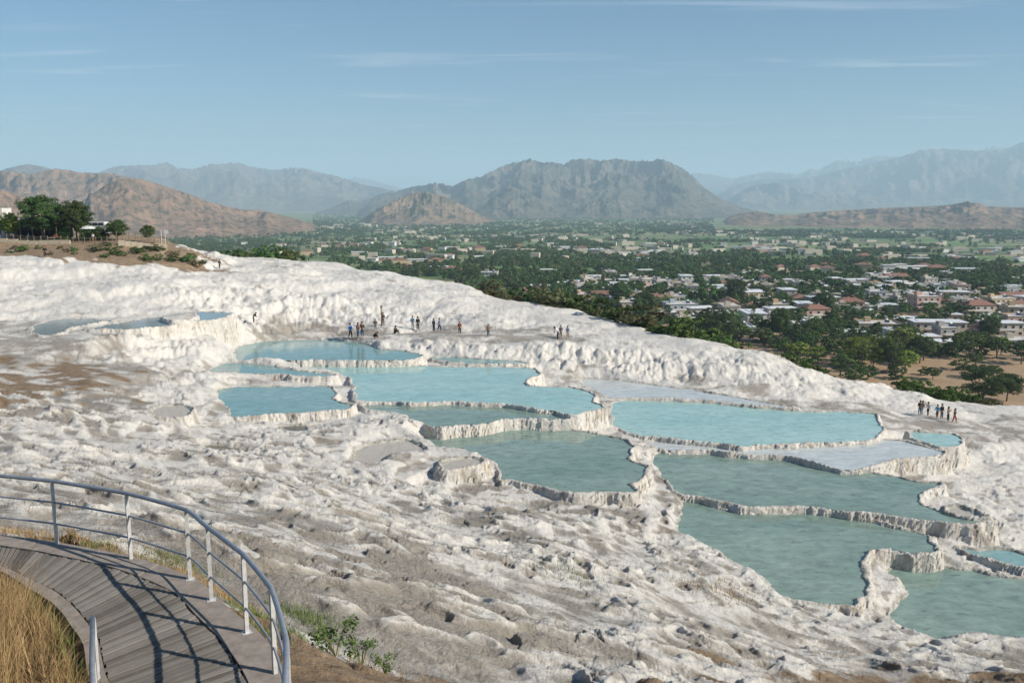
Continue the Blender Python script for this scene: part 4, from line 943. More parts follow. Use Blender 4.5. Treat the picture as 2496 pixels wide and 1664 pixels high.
# ------------------------------------------------------------------ houses of the village
def wallmat(name, c): return simple(name, c, .85, .12, .6)
WALLS = [wallmat('cream_plaster', (.50, .44, .35)), wallmat('white_plaster', (.62, .60, .56)), wallmat('pink_plaster', (.50, .33, .26)), wallmat('grey_block', (.33, .31, .29)), wallmat('ochre_plaster', (.48, .36, .22)), wallmat('blue_grey_plaster', (.36, .40, .43))]
WN = ['cream', 'white', 'pink', 'grey', 'ochre', 'blue-grey']
M_tile = simple('clay_roof', (.25, .13, .095), .85, .25, 1.5); M_flat = simple('concrete_roof', (.58, .55, .51), .8, .15, .5); M_sheet = simple('white_sheet_roof', (.70, .70, .70), .5, .1, .5)
M_pane = simple('window_pane', (.035, .045, .055), .15, .2); M_frame = simple('window_frame', (.6, .58, .55), .6, .1); M_door = simple('wooden_door', (.16, .09, .05), .7, .2); M_tank = simple('water_tank', (.68, .68, .68), .4, .1); M_panel = simple('solar_panel', (.03, .04, .07), .2, .2)
def house_proto(kind, w_, d_, fl, seed, wall):
    """house with its parts round the origin; front faces -y"""
    r_ = random.Random(seed); H = 2.9 * fl + .3; root = empty('house', (0, 0, -200)); wm = WALLS[wall]
    MB().box((0, 0, H / 2 - .5), (w_, d_, H + 1)).build('wall', wm, root)
    if kind == 'gable' or kind == 'hip':
        e = .5; k = .55 if kind == 'hip' else 0; hr = d_ * .24; mb = MB(); n = 0
        X, Y = w_ / 2 + e, d_ / 2 + e; rx = X - (Y * .9 if kind == 'hip' else 0)
        mb.v = [(-X, -Y, H), (X, -Y, H), (X, Y, H), (-X, Y, H), (-rx, 0, H + hr), (rx, 0, H + hr), (-X, -Y, H - .15), (X, -Y, H - .15), (X, Y, H - .15), (-X, Y, H - .15)]
        mb.f = [(0, 1, 5, 4), (2, 3, 4, 5), (1, 2, 5), (3, 0, 4), (6, 9, 8, 7), (0, 6, 7, 1), (1, 7, 8, 2), (2, 8, 9, 3), (3, 9, 6, 0)]
        rf = mb.build('roof', M_tile, root); MB().box((w_ * .2, d_ * .12, H + hr * .9), (.6, .6, 1.3)).build('chimney', wm, rf)
    elif kind == 'sheet':
        MB().box((0, 0, H + .17), (w_ + 1.2, d_ + 1.2, .30)).box((0, 0, H + .42), (w_ * .8, d_ * .5, .2)).build('roof', M_sheet, root)
    else:
        rf = MB().box((0, 0, H + .13), (w_ + .7, d_ + .7, .26)).build('roof', M_flat, root)
        mb = MB()
        for sx in (-1, 1): mb.box((sx * (w_ / 2 + .2), 0, H + .55), (.15, d_ + .5, .6))
        mb.box((0, d_ / 2 + .2, H + .55), (w_ + .2, .15, .6)); mb.build('parapet', wm, rf)
        if r_.random() < .7:
            MB().box((-w_ * .22, d_ * .15, H + 1.3), (2.6, 2.6, 2.2)).build('stair_head', wm, rf)
        tk = MB().tube([(w_ * .2, 0, H + 1.55), (w_ * .2 + 1.5, 0, H + 1.55)], .4, 10).box((w_ * .2 + .7, 0, H + .75), (1.0, .5, 1.1)).build('water_tank', M_tank, rf, True)
        mb = MB(); mb.v = [(w_ * .2 - .2, -1.9, H + .4), (w_ * .2 + 1.8, -1.9, H + .4), (w_ * .2 + 1.8, -.5, H + 1.3), (w_ * .2 - .2, -.5, H + 1.3), (w_ * .2 - .2, -1.9, H + .32), (w_ * .2 + 1.8, -1.9, H + .32), (w_ * .2 + 1.8, -.45, H + 1.2), (w_ * .2 - .2, -.45, H + 1.2)]
        mb.f = [(0, 1, 2, 3), (7, 6, 5, 4), (0, 4, 5, 1), (1, 5, 6, 2), (2, 6, 7, 3), (3, 7, 4, 0)]; mb.build('solar_panel', M_panel, rf)
    for f in range(fl):
        nw = max(2, int(w_ / 3.2)); zc_ = 1.6 + 2.9 * f
        for i in range(nw):
            xx = (i + .5) / nw * w_ - w_ / 2
            if f == 0 and i == nw // 2:
                MB().box((xx, -d_ / 2 - .02, 1.05), (1.1, .12, 2.1)).build('door', M_door, root); continue
            fr = MB().box((xx, -d_ / 2 - .01, zc_), (1.5, .10, 1.4)).build('window', M_frame, root)
            MB().box((xx, -d_ / 2 - .05, zc_), (1.3, .06, 1.2)).build('pane', M_pane, fr)
        for i in range(max(1, int(d_ / 4))):
            yy = (i + .5) / max(1, int(d_ / 4)) * d_ - d_ / 2
            for sx in (-1, 1):
                fr = MB().box((sx * (w_ / 2 + .01), yy, zc_), (.10, 1.3, 1.3)).build('window', M_frame, root)
                MB().box((sx * (w_ / 2 + .05), yy, zc_), (.06, 1.1, 1.1)).build('pane', M_pane, fr)
        if f > 0:
            bal = MB().box((0, -d_ / 2 - .7, 2.9 * f + .1), (w_ * .6, 1.4, .18)).build('balcony', M_flat, root)
            MB().box((0, -d_ / 2 - 1.36, 2.9 * f + .65), (w_ * .6, .08, .9)).build('balustrade', M_frame, bal)
    return root
protos = {}
def get_house(kind, wd, dp, fl, wall):
    k = (kind, wd, dp, fl, wall)
    if k not in protos: protos[k] = house_proto(kind, wd, dp, fl, len(protos), wall); return protos[k]
    return copy_tree(protos[k])
placed = []
def clear(x, y, rad):
    for a, b, c in placed:
        if (a - x) ** 2 + (b - y) ** 2 < (rad + c) ** 2: return False
    return True
def crest_dy(Dx):
    return float(np.interp(Dx, [c[0] for c in CREST], [c[1] for c in CREST]))
def side(Dx): return 'left' if Dx < 1500 else 'middle' if Dx < 1900 else 'right'
KN2 = {'flat': 'flat roof', 'gable': 'red gable roof', 'hip': 'red hipped roof', 'sheet': 'white sheet roof'}
HL = []
def cut(s):
    for w_ in (' above', ' beside', ' behind', ' in the', ' at ', ' among', ' facing', ' left', ' right', ' below', ' between', ','): s = s.split(w_)[0]
    return s
def rel(Dx, Dy, hx, hy):
    dx_, dy_ = Dx - hx, (Dy - hy) * 1.6
    return ('left of' if dx_ < 0 else 'right of') if abs(dx_) > abs(dy_) else ('behind' if dy_ < 0 else 'in front of')
def build_village():
    KN = {'flat': 'flat concrete roof', 'gable': 'red tiled gable roof', 'hip': 'red hipped roof', 'sheet': 'white sheet-metal roof'}
    hand = [  # Dx, Dy of the foot, width, depth, floors, kind, wall, turn, label
        (2150, 763, 27, 12, 2, 'sheet', 0, -.1, 'long two-storey building with white flat roof in the middle of the right-hand village'),
        (2165, 800, 19, 9, 1, 'sheet', 1, .0, 'long low white-roofed hall facing the open ground, nearest of the right-hand buildings'),
        (1998, 792, 15, 9, 1, 'flat', 0, .1, 'low cream building with wide canopy left of the car park trees'),
        (2335, 745, 14, 11, 3, 'flat', 4, -.2, 'tall three-storey ochre apartment block at the right edge of the photo'),
        (2340, 795, 19, 11, 1, 'flat', 0, -.1, 'low flat-roofed building at the right edge below the ochre block'),
        (1742, 770, 12, 8, 1, 'sheet', 0, .15, 'small cream building with pale roof right of the big tree clump above the white ridge'),
        (1832, 775, 7, 6, 2, 'flat', 1, .0, 'small white two-storey house between dark trees above the second white ridge'),
        (2240, 725, 18, 12, 2, 'hip', 0, .1, 'two-storey house with hipped red roof beside the tall right-hand trees'),
        (2060, 740, 24, 12, 1, 'sheet', 5, -.12, 'long blue-grey shed with white roof left of the two-storey long building'),
        (1560, 722, 20, 11, 2, 'flat', 5, .1, 'blue-grey two-storey building with roof terrace beside the dark trees above the ridge'),
        (1500, 690, 14, 9, 1, 'hip', 2, .0, 'pink house with hipped red roof above the first white ridge'),
        (1215, 680, 16, 9, 1, 'gable', 2, .1, 'pink house with red gable roof, leftmost of the near village houses'),
        (1250, 668, 22, 10, 1, 'sheet', 1, .0, 'long white-roofed house behind the poplar row'),
        (1870, 735, 15, 10, 2, 'hip', 2, .15, 'pinkish two-storey house with red hipped roof in the village centre'),
        (1950, 712, 17, 10, 2, 'hip', 4, -.1, 'ochre two-storey house with dark red hipped roof behind the village centre'),
        (1790, 735, 17, 9, 2, 'sheet', 1, .1, 'white two-storey house with white flat roof in the village centre'),
        (1690, 765, 15, 9, 1, 'flat', 1, .0, 'white one-storey house with roof tank behind the big tree clump'),
        (2010, 700, 12, 10, 3, 'flat', 1, -.1, 'white three-storey block with balconies at the back of the village'),
        (2120, 715, 16, 12, 3, 'flat', 2, .1, 'unfinished pinkish three-storey block among trees at the right'),
    ]
    for Dx, Dy, wd, dp, fl, kind, wall, tz, lab in hand:
        x, y, z = at_valley(Dx, Dy); z = float(valley_h(np.array([x]), np.array([y]))[0])
        o = get_house(kind, wd * .85, dp * .85, fl, wall); o.location = (x, y, z); o.rotation_euler.z = tz; tag(o, lab, 'house', 'houses of the village'); placed.append((x, y, wd * .55)); HL.append((Dx, Dy, cut(lab).split(' with')[0]))
    r_ = random.Random(5); n = 0; used = {}
    kinds = ['flat', 'sheet', 'flat', 'sheet', 'hip', 'flat', 'sheet', 'flat', 'flat', 'sheet', 'flat', 'gable', 'flat', 'sheet', 'flat', 'sheet']
    tries = 0
    while n < 215 and tries < 14000:
        tries += 1
        Dx = r_.uniform(1080, 2400); Dy = r_.triangular(628, 800, 690)
        if Dy < 640 and r_.random() < .5: continue
        if Dy > crest_dy(Dx) - 14: continue
        if Dx < 1700 and Dy > crest_dy(Dx) - 26: continue
        if Dy > 775 and Dx < 1950: continue
        x, y, z = at_valley(Dx, Dy)
        if perlin(np.array([x / 90]), np.array([y / 60]), 301)[0] < -.22: continue
        kind = r_.choice(kinds); wi = r_.choice([0, 1, 1, 2, 3, 4, 0]); fl = r_.choice([1, 1, 1, 2, 2]); wd, dp = r_.choice([(8, 7), (10, 8), (13, 9), (17, 9)])
        if not clear(x, y, wd * .55): continue
        placed.append((x, y, wd * .55)); z = float(valley_h(np.array([x]), np.array([y]))[0])
        o = get_house(kind, wd, dp, fl, wi); o.location = (x, y, z); o.rotation_euler.z = r_.choice([0, .1, -.15, .25, 1.57, 1.45]) ; n += 1
        short = f"{'long ' if wd > 16 else 'small ' if wd < 11 else ''}{WN[wi]} house with {KN2[kind]}"; HL.append((Dx, Dy, short))
        b = min(hand, key=lambda q: abs(q[0] - Dx) + 3 * abs(q[1] - Dy)); lab = f"{short}, {rel(Dx, Dy, b[0], b[1])} the {cut(b[8]).split(' with')[0]}"
        tag(o, lab, 'house', 'houses of the village'); 
    # distant houses: a few pixels each
    far_w = [mesh_simple_house(i) for i in range(6)]
    n = 0; tries = 0
    while n < 110 and tries < 5000:
        tries += 1; Dx = r_.uniform(560, 2352); Dy = r_.uniform(560, 632)
        if Dy > crest_dy(Dx) - 8: continue
        x, y, z = at_valley(Dx, Dy)
        if perlin(np.array([x / 260]), np.array([y / 260]), 311)[0] < .12 or not clear(x, y, 9): continue
        placed.append((x, y, 9)); z = float(valley_h(np.array([x]), np.array([y]))[0]); i = r_.randrange(6)
        o = bpy.data.objects.new('house', far_w[i]); link(o); o.location = (x, y, z); o.rotation_euler.z = r_.uniform(-.4, .4)
        zone = 'left' if Dx < 1100 else 'centre' if Dx < 1700 else 'right'
        row = 'farther' if Dy < 585 else 'middle' if Dy < 608 else 'nearer'; tag(o, f"tiny distant {'very long ' if i == 3 else 'long ' if i == 1 else ''}{['white', 'cream', 'white', 'pinkish', 'cream', 'ochre'][i]} house with {'pale roof' if i < 4 else 'reddish roof'}, {row} plain, {zone} of the photo", 'house', 'tiny distant houses on the plain'); n += 1
def mesh_simple_house(i):
    wm = [WALLS[1], WALLS[0], WALLS[1], WALLS[2], WALLS[0], WALLS[4]][i]; rm = [M_sheet, M_sheet, M_flat, M_sheet, M_tile, M_tile][i]; w_ = [14, 22, 12, 30, 13, 17][i]; h = [4, 5, 7, 5, 4, 6][i]
    mb = MB().box((0, 0, h / 2 - .5), (w_, 9, h + 1)); nf = len(mb.f); mb.box((0, 0, h + .35), (w_ + 1, 10, .6), taper=1.0 if i < 4 else .7)
    if i >= 4: mb.box((0, 0, h + 1.3), (w_ * .7, 6.4, 1.4), taper=.3)
    me = mb.mesh('house', wm); me.materials.append(rm)
    for k, p in enumerate(me.polygons): p.material_index = 1 if k >= nf else 0
    return me
def far_stuff():
    # the distant houses beyond counting, one mesh
    r_ = random.Random(9); mb = MB(); n = 0; t = 0
    while n < 330 and t < 30000:
        t += 1; Dx = r_.uniform(380, 2400); Dy = r_.triangular(494, 600, 520)
        if Dy > crest_dy(Dx) - 10 or (Dx > 1640 and Dy < 533) or (Dx < 700 and Dy < 528): continue
        x, y, z = at_valley(Dx, Dy); r = math.hypot(x, y)
        if perlin(np.array([x / 420]), np.array([y / 900]), 321)[0] < .0: continue
        w_ = r_.choice([8, 11, 16, 26]) * (1 if r < 2500 else 1.4); h = r_.uniform(4, 8)
        mb.box((x, y, z + h / 2), (w_, 9, h + 1), r_.uniform(-.5, .5)); n += 1
    o = mb.build('distant_houses', WALLS[0]); tag(o, kind='stuff')
    # forests, orchards and hedges of the plain
    protos_ = []
    for i in range(3):
        V, F, C = crown(18, 14, 'bush' if i else 'round', .11, 900 + i); protos_.append((V, F))
    P = []; S = []; t = 0
    rs = np.random.default_rng(77); n = 150000
    Dx = rs.uniform(330, 2480, n); Dy = 492 + (rs.random(n) ** 1.15) * 330
    cd = np.interp(Dx, [c[0] for c in CREST], [c[1] for c in CREST]); ok = Dy < cd + 6
    ok &= ~((Dx > 1640) & (Dy < 530)); ok &= ~((Dx < 720) & (Dy < 524 + (720 - Dx) * .0)); Dx, Dy = Dx[ok], Dy[ok]
    c_, s_ = math.cos(PITCH), math.sin(PITCH); X = (Dx / .94231 - 1248) / FPX; Vv = (Dy / .94231 - 832) / FPX; fy = c_ - Vv * s_; fz = -s_ - Vv * c_
    z = np.full(len(Dx), -60.0)
    for _ in range(14): T = z / fz; z = .5 * z + .5 * valley_z(np.hypot(X * T, fy * T))
    T = z / fz; x = X * T; y = fy * T; r = np.hypot(x, y)
    m = fbm(x / 130, y / 130, 3, 331) + .35 * perlin(x / 600, y / 600, 333)
    hedge = np.abs(perlin(x / 170, y / 110, 335)) < .05
    dens = np.where((m > .05) | hedge, 1.0, .05) * np.where(r < 700, .10, np.where(r < 1500, .32, 1.0))
    dens *= np.where((r > 750) & (r < 3200) & ~hedge & (m < .22), .30, 1)
    dens *= np.where((r > 1300) & (r < 2600) & (x > 150) & (m < .3), .12, 1) * np.where(r < 420, .35, 1)
    k = rs.random(len(x)) < dens; x, y, z, r = x[k], y[k], z[k], r[k]
    k = r < 9000; x, y, z, r = x[k], y[k], z[k], r[k]
    nn = min(len(x), 42000); sel = rs.permutation(len(x))[:nn]; x, y, z, r = x[sel], y[sel], z[sel], r[sel]
    hb = np.array([[a, b, c] for a, b, c in placed])
    kk = np.ones(len(x), bool)
    for a, b, c in hb: kk &= (x - a) ** 2 + (y - b) ** 2 > (c + 2.5) ** 2
    x, y, z, r = x[kk], y[kk], z[kk], r[kk]
    S = rs.uniform(4.5, 9.5, len(x)) * np.where(r > 2500, 1.25, 1) * np.where(r < 600, .75, 1)
    me = bpy.data.meshes.new('distant_trees'); me.vertices.add(len(x)); me.vertices.foreach_set('co', np.stack([x, y, z - .5], 1).astype(np.float32).ravel())
    add_attr(me, 'size', S); add_attr(me, 'turn', rs.uniform(0, 6.28, len(x))); a = me.attributes.new('pick', 'INT', 'POINT'); a.data.foreach_set('value', rs.integers(0, 9, len(x)).astype(np.int32))
    o = bpy.data.objects.new('distant_trees', me); link(o); tag(o, kind='stuff')
    lib = bpy.data.collections.new('tree_forms')
    for i in range(9):
        V, F = protos_[i % 3]; m_ = mesh_np('form', V, F, False); m_.materials.append(LM[['dark', 'mid', 'mid', 'dark', 'mid', 'olive', 'mid', 'dark', 'mid'][i]])
        lib.objects.link(bpy.data.objects.new('form', m_))
    g = bpy.data.node_groups.new('tree_scatter', 'GeometryNodeTree'); g.interface.new_socket('Geometry', in_out='INPUT', socket_type='NodeSocketGeometry'); g.interface.new_socket('Geometry', in_out='OUTPUT', socket_type='NodeSocketGeometry')
    gi, go = g.nodes.new('NodeGroupInput'), g.nodes.new('NodeGroupOutput'); ci = g.nodes.new('GeometryNodeCollectionInfo'); ci.inputs['Collection'].default_value = lib; ci.inputs['Separate Children'].default_value = True; ci.inputs['Reset Children'].default_value = True
    ip = g.nodes.new('GeometryNodeInstanceOnPoints'); ip.inputs['Pick Instance'].default_value = True
    def na(nm, ty): q = g.nodes.new('GeometryNodeInputNamedAttribute'); q.data_type = ty; q.inputs[0].default_value = nm; return q.outputs[0]
    cx = g.nodes.new('ShaderNodeCombineXYZ'); g.links.new(na('turn', 'FLOAT'), cx.inputs[2])
    e2r = g.nodes.new('FunctionNodeEulerToRotation'); g.links.new(cx.outputs[0], e2r.inputs[0])
    mp_ = g.nodes.new('GeometryNodeMeshToPoints'); g.links.new(gi.outputs[0], mp_.inputs[0]); g.links.new(mp_.outputs[0], ip.inputs['Points'])
    g.links.new(ci.outputs[0], ip.inputs['Instance']); g.links.new(na('pick', 'INT'), ip.inputs['Instance Index']); g.links.new(e2r.outputs[0], ip.inputs['Rotation']); g.links.new(na('size', 'FLOAT'), ip.inputs['Scale'])
    g.links.new(ip.outputs[0], go.inputs[0]); md = o.modifiers.new('scatter', 'NODES'); md.node_group = g
    print('distant trees', len(x))
def build_bank_scrub():
    r_ = random.Random(33); leafs = ['olive', 'olive', 'mid', 'dark']
    for k in range(46):
        Dx = r_.uniform(20, 480); Dy = r_.uniform(563, 603) if Dx < 380 else r_.uniform(585, 615)
        p = on_terrain(Dx, Dy)
        if p is None or Dy > 588 + (Dx - 100) * .07 : continue
        lf = r_.choice(leafs); h = r_.uniform(.5, 1.5)
        nm = {'olive': 'dry brownish', 'mid': 'green', 'dark': 'dark green'}[lf]
        tree(p[0], p[1], p[2] - .15, h, 'bush', lf, f"{nm} {'taller' if h > 1 else 'low'} scrub clump on the bank below the {'largest plateau tree' if Dx < 150 else 'second tall plateau tree' if Dx < 225 else 'medium round plateau tree' if Dx < 310 else 'fence end'}", 'scrub on the brown bank under the plateau', 'bush', r_.uniform(1, 1.8))
def build_village_trees():
    hand = [ # Dx, Dy foot, height px, shape, leaf, width, label
     (1650,792,88,'wide','dark',.62,'tallest dark tree of the big clump right behind the first white ridge'),(1615,778,58,'round','dark',.8,'left-hand tree of the big clump behind the first white ridge'),(1692,788,55,'round','mid',.8,'right-hand tree of the big clump behind the first white ridge'),(1668,792,48,'poplar','mid',2.2,'slim paler poplar in front of the big clump behind the ridge'),
     (1375,722,44,'wide','dark',.8,'round dark tree just behind the sloping crest, with brown scrub before it'),(1425,712,70,'round','dark',.55,'tall dark tree with narrow crown behind the middle of the crest'),(1480,728,62,'round','dark',.7,'dark tree left of the blue-grey two-storey building'),
     (1228,700,42,'poplar','dark',1.6,'leftmost poplar of the row behind the first houses'),(1250,702,50,'poplar','dark',1.6,'second poplar from the left of the row behind the crest'),(1275,704,46,'poplar','dark',1.6,'third poplar from the left of the row behind the crest'),(1298,706,52,'poplar','dark',1.6,'fourth poplar from the left, tallest of the row behind the crest'),(1322,708,44,'poplar','dark',1.6,'rightmost poplar of the row behind the crest'),
     (1790,788,86,'round','mid',.45,'tall thin tree in front of the village centre houses'),(1835,800,58,'wide','dark',.7,'wide dark tree beside the small white two-storey house'),(1872,838,44,'wide','yellow',.9,'bright yellow-green round tree beyond the second white ridge'),(1830,832,48,'round','yellow',.9,'yellow-green tree left of the bright round one beyond the ridge'),(1795,822,50,'round','mid',.6,'narrow green tree left of the two yellow-green ones'),
     (1778,803,30,'bush','mid',1,'small bushy tree on the dry ground right of the big clump'),(1866,790,60,'wide','dark',.7,'dark tree right of the small white two-storey house'),
     (1965,846,74,'wide','yellow',.6,'large yellow-green tree in the middle of the near tree belt'),(2004,850,62,'round','yellow',.7,'yellow-green tree just right of the large one in the near belt'),(2042,852,80,'round','mid',.55,'tall green tree in the near belt right of the yellow-green pair'),(2078,858,58,'round','yellow',.7,'yellowish tree in front of the long low white-roofed hall'),(2112,836,66,'round','dark',.7,'dark tree at the left end of the long low white-roofed hall'),
     (1930,868,58,'round','mid',.8,'green tree at the left front of the near belt'),(1962,885,46,'wide','mid',.9,'small olive-like tree standing lowest in the near belt'),(1992,872,38,'bush','dark',1,'dark bushy tree at the foot of the near belt'),(2062,872,38,'bush','dark',1,'dense dark bush below the tall green tree of the near belt'),
     (2258,922,88,'wide','dark',.75,'largest dark round tree on the right, just beyond the white slope'),(2312,918,72,'round','dark',.7,'second large dark tree right of the largest one beyond the slope'),(2240,868,36,'wide','dark',.8,'small dark tree on the open ground above the largest right-hand tree'),(2272,866,34,'wide','dark',.9,'second small dark tree on the open ground at the right'),(2142,872,32,'round','dark',.9,'lone small tree on the open ground left of the sandy track'),(2122,862,24,'bush','mid',1,'low bush left of the lone small tree on the open ground'),
     (2345,838,60,'round','dark',.7,'tall dark tree cut by the right edge of the photo'),(2205,850,36,'bush','mid',1,'bushy green tree below the flat-roofed building at the right'),(2240,842,34,'round','mid',.9,'green tree at the edge of the open ground on the right'),(2272,782,62,'round','dark',.6,'dark tree between the long two-storey building and the right edge'),
     (1890,728,64,'round','dark',.6,'tall dark tree at the back of the village centre'),(1955,700,52,'round','dark',.8,'dark tree behind the ochre house with hipped roof'),(1690,700,66,'round','dark',.6,'tall dark tree behind the white centre houses'),(1622,700,58,'round','mid',.7,'tall green tree at the back left of the village'),
     (2075,790,52,'round','dark',.8,'dark tree before the long blue-grey shed'),(1992,795,50,'round','dark',.7,'dark tree behind the low cream building with wide canopy')]
    for Dx, Dy, hp, shape, leaf, wd, lab in hand:
        x, y, z = at_valley(Dx, Dy); h = px2m(hp, y); z = float(valley_h(np.array([x]), np.array([y]))[0])
        tree(x, y, z, h, shape, leaf, lab, 'trees of the village', 'tree', wd * (1.5 if shape not in ('poplar', 'bush') else 1), big=hp > 60); placed.append((x, y, 2))
    r_ = random.Random(21); n = 0; t = 0
    LN = {'dark': 'dark green', 'mid': 'mid-green', 'yellow': 'yellow-green', 'olive': 'olive-brown'}; SN = {'round': 'round', 'wide': 'spreading', 'poplar': 'slim upright'}
    while n < 235 and t < 9000:
        t += 1; Dx = r_.uniform(1050, 2400); Dy = r_.triangular(640, 880, 740)
        if Dy > crest_dy(Dx) - 6: continue
        x, y, z = at_valley(Dx, Dy); rr_ = math.hypot(x, y)
        if (Dx > 2050 and Dy > 832 and r_.random() < .85) or not clear(x, y, 3.5): continue
        placed.append((x, y, 3.5)); z = float(valley_h(np.array([x]), np.array([y]))[0]); shape = r_.choice(['round', 'wide', 'round', 'wide', 'poplar']); leaf = r_.choice(['dark', 'dark', 'mid', 'dark', 'mid', 'yellow' if Dy > 760 else 'mid']); h = r_.uniform(5, 10) * (1.25 if shape == 'poplar' else 1)
        hh = min(HL, key=lambda q: abs(q[0] - Dx) + 2 * abs(q[1] - Dy)); tree(x, y, z, h, shape, leaf, f'{LN[leaf]} {SN[shape]} tree {rel(Dx, Dy, hh[0], hh[1])} the {hh[2]}', 'trees between the village houses', 'tree', r_.uniform(.9, 1.3) if shape != 'poplar' else 1.5); n += 1
    # scrub on the outer bank, just over the crest of the white slope
    n = 0
    for Dx0, Dx1, cnt, leaf, lab in [(1090, 1290, 26, 'olive', 'brownish scrub bush on the bank over the left part of the white crest'), (1290, 1480, 22, 'olive', 'brown-green bush on the bank over the middle of the white crest'),
                               (1500, 1620, 14, 'mid', 'green bush on the dry bank behind the start of the second ridge'), (1650, 1900, 34, 'mid', 'green bush lining the track behind the second white ridge'), (2090, 2260, 30, 'mid', 'low green bush along the crest left of the largest right-hand tree'), (2260, 2400, 14, 'olive', 'olive scrub bush at the crest on the far right'), (520, 700, 26, 'mid', 'green bush on the bank behind the far white crest at the left')]:
        for k in range(cnt):
            Dx = r_.uniform(Dx0, Dx1); rc = float(np.interp(Dx, [c[0] for c in CREST], [c[2] for c in CREST])); rr_ = rc + r_.uniform(4, 26)
            x, y, d = ray(Dx, 700); tt = rr_ / y; x *= tt; y *= tt; z = ter_z(x, y)
            tree(x, y, z - .2, (r_.uniform(2.7, 3.8) if k % 3 == 0 else r_.uniform(1.5, 2.4)) * (1 + (rr_ - rc) * .03) * (.55 if Dx > 1640 else 1), 'bush', (lf_ := leaf if r_.random() < .7 else 'dark'), ('dark green' if lf_ == 'dark' else 'olive-brown' if lf_ == 'olive' else 'light green') + (' big' if (k % 3 == 0) else ' small') + lab[lab.index(' bush'):], 'bushes on the bank beyond the white crest', 'bush', r_.uniform(.9, 1.6))
# ------------------------------------------------------------------ people (about 1.7 m tall, a score of pixels each)
def skin_mesh(name, verts, edges, radii, sub=1):
    me = bpy.data.meshes.new(name); me.from_pydata(verts, edges, []); me.update()
    o = bpy.data.objects.new(name, me); COL.objects.link(o); md = o.modifiers.new('s', 'SKIN'); md.use_smooth_shade = True
    for i, r_ in enumerate(radii): me.skin_vertices[0].data[i].radius = r_ if isinstance(r_, tuple) else (r_, r_)
    me.skin_vertices[0].data[0].use_root = True
    sb = o.modifiers.new('u', 'SUBSURF'); sb.levels = sub; sb.render_levels = sub
    dg = bpy.context.evaluated_depsgraph_get(); out = bpy.data.meshes.new_from_object(o.evaluated_get(dg)); out.name = name
    bpy.data.objects.remove(o); return out
POSES = {
 # joint positions: pelvis, chest, neck, head, L/R shoulder, elbow, hand, hip, knee, ankle, toe ; x right, y facing forward (-y)
 'stand': dict(pelvis=(0,0,.93), chest=(0,.01,1.25), neck=(0,.01,1.47), head=(0,-.02,1.62), sh=(.18,.01,1.41), el=(.23,.03,1.13), ha=(.24,-.05,.88), hip=(.09,0,.90), kn=(.10,-.01,.49), an=(.11,.02,.08), toe=(.13,-.13,.03)),
 'walk': dict(pelvis=(0,0,.91), chest=(0,-.01,1.23), neck=(0,-.02,1.45), head=(0,-.06,1.60), sh=(.18,-.01,1.39), el=(.23,.07,1.12), ha=(.24,.02,.88), hip=(.09,0,.88), kn=(.10,-.14,.50), an=(.10,-.18,.09), toe=(.11,-.33,.05), el2=(-.23,-.10,1.13), ha2=(-.22,-.26,.94), kn2=(-.10,.04,.47), an2=(-.11,.24,.13), toe2=(-.11,.14,.03)),
 'camera': dict(pelvis=(0,0,.93), chest=(0,.01,1.25), neck=(0,.01,1.47), head=(0,-.04,1.61), sh=(.18,.01,1.41), el=(.24,-.12,1.20), ha=(.10,-.28,1.42), hip=(.09,0,.90), kn=(.11,-.01,.49), an=(.13,.02,.08), toe=(.15,-.13,.03)),
 'sit': dict(pelvis=(0,0,.14), chest=(0,-.05,.47), neck=(0,-.08,.69), head=(0,-.14,.82), sh=(.18,-.06,.62), el=(.24,-.18,.42), ha=(.12,-.38,.40), hip=(.09,0,.14), kn=(.14,-.34,.46), an=(.12,-.50,.08), toe=(.13,-.65,.04)),
 'crouch': dict(pelvis=(0,0,.38), chest=(0,-.22,.58), neck=(0,-.40,.70), head=(0,-.52,.76), sh=(.18,-.34,.64), el=(.22,-.42,.38), ha=(.12,-.52,.14), hip=(.10,0,.36), kn=(.18,-.32,.46), an=(.14,-.08,.09), toe=(.16,-.24,.03)),
 'bend': dict(pelvis=(0,.05,.90), chest=(0,-.14,1.14), neck=(0,-.30,1.28), head=(0,-.42,1.36), sh=(.18,-.24,1.23), el=(.21,-.32,.96), ha=(.16,-.42,.76), hip=(.09,.05,.88), kn=(.11,-.02,.49), an=(.12,.04,.08), toe=(.13,-.11,.03)),
}
def mir(p): return (-p[0], p[1], p[2])
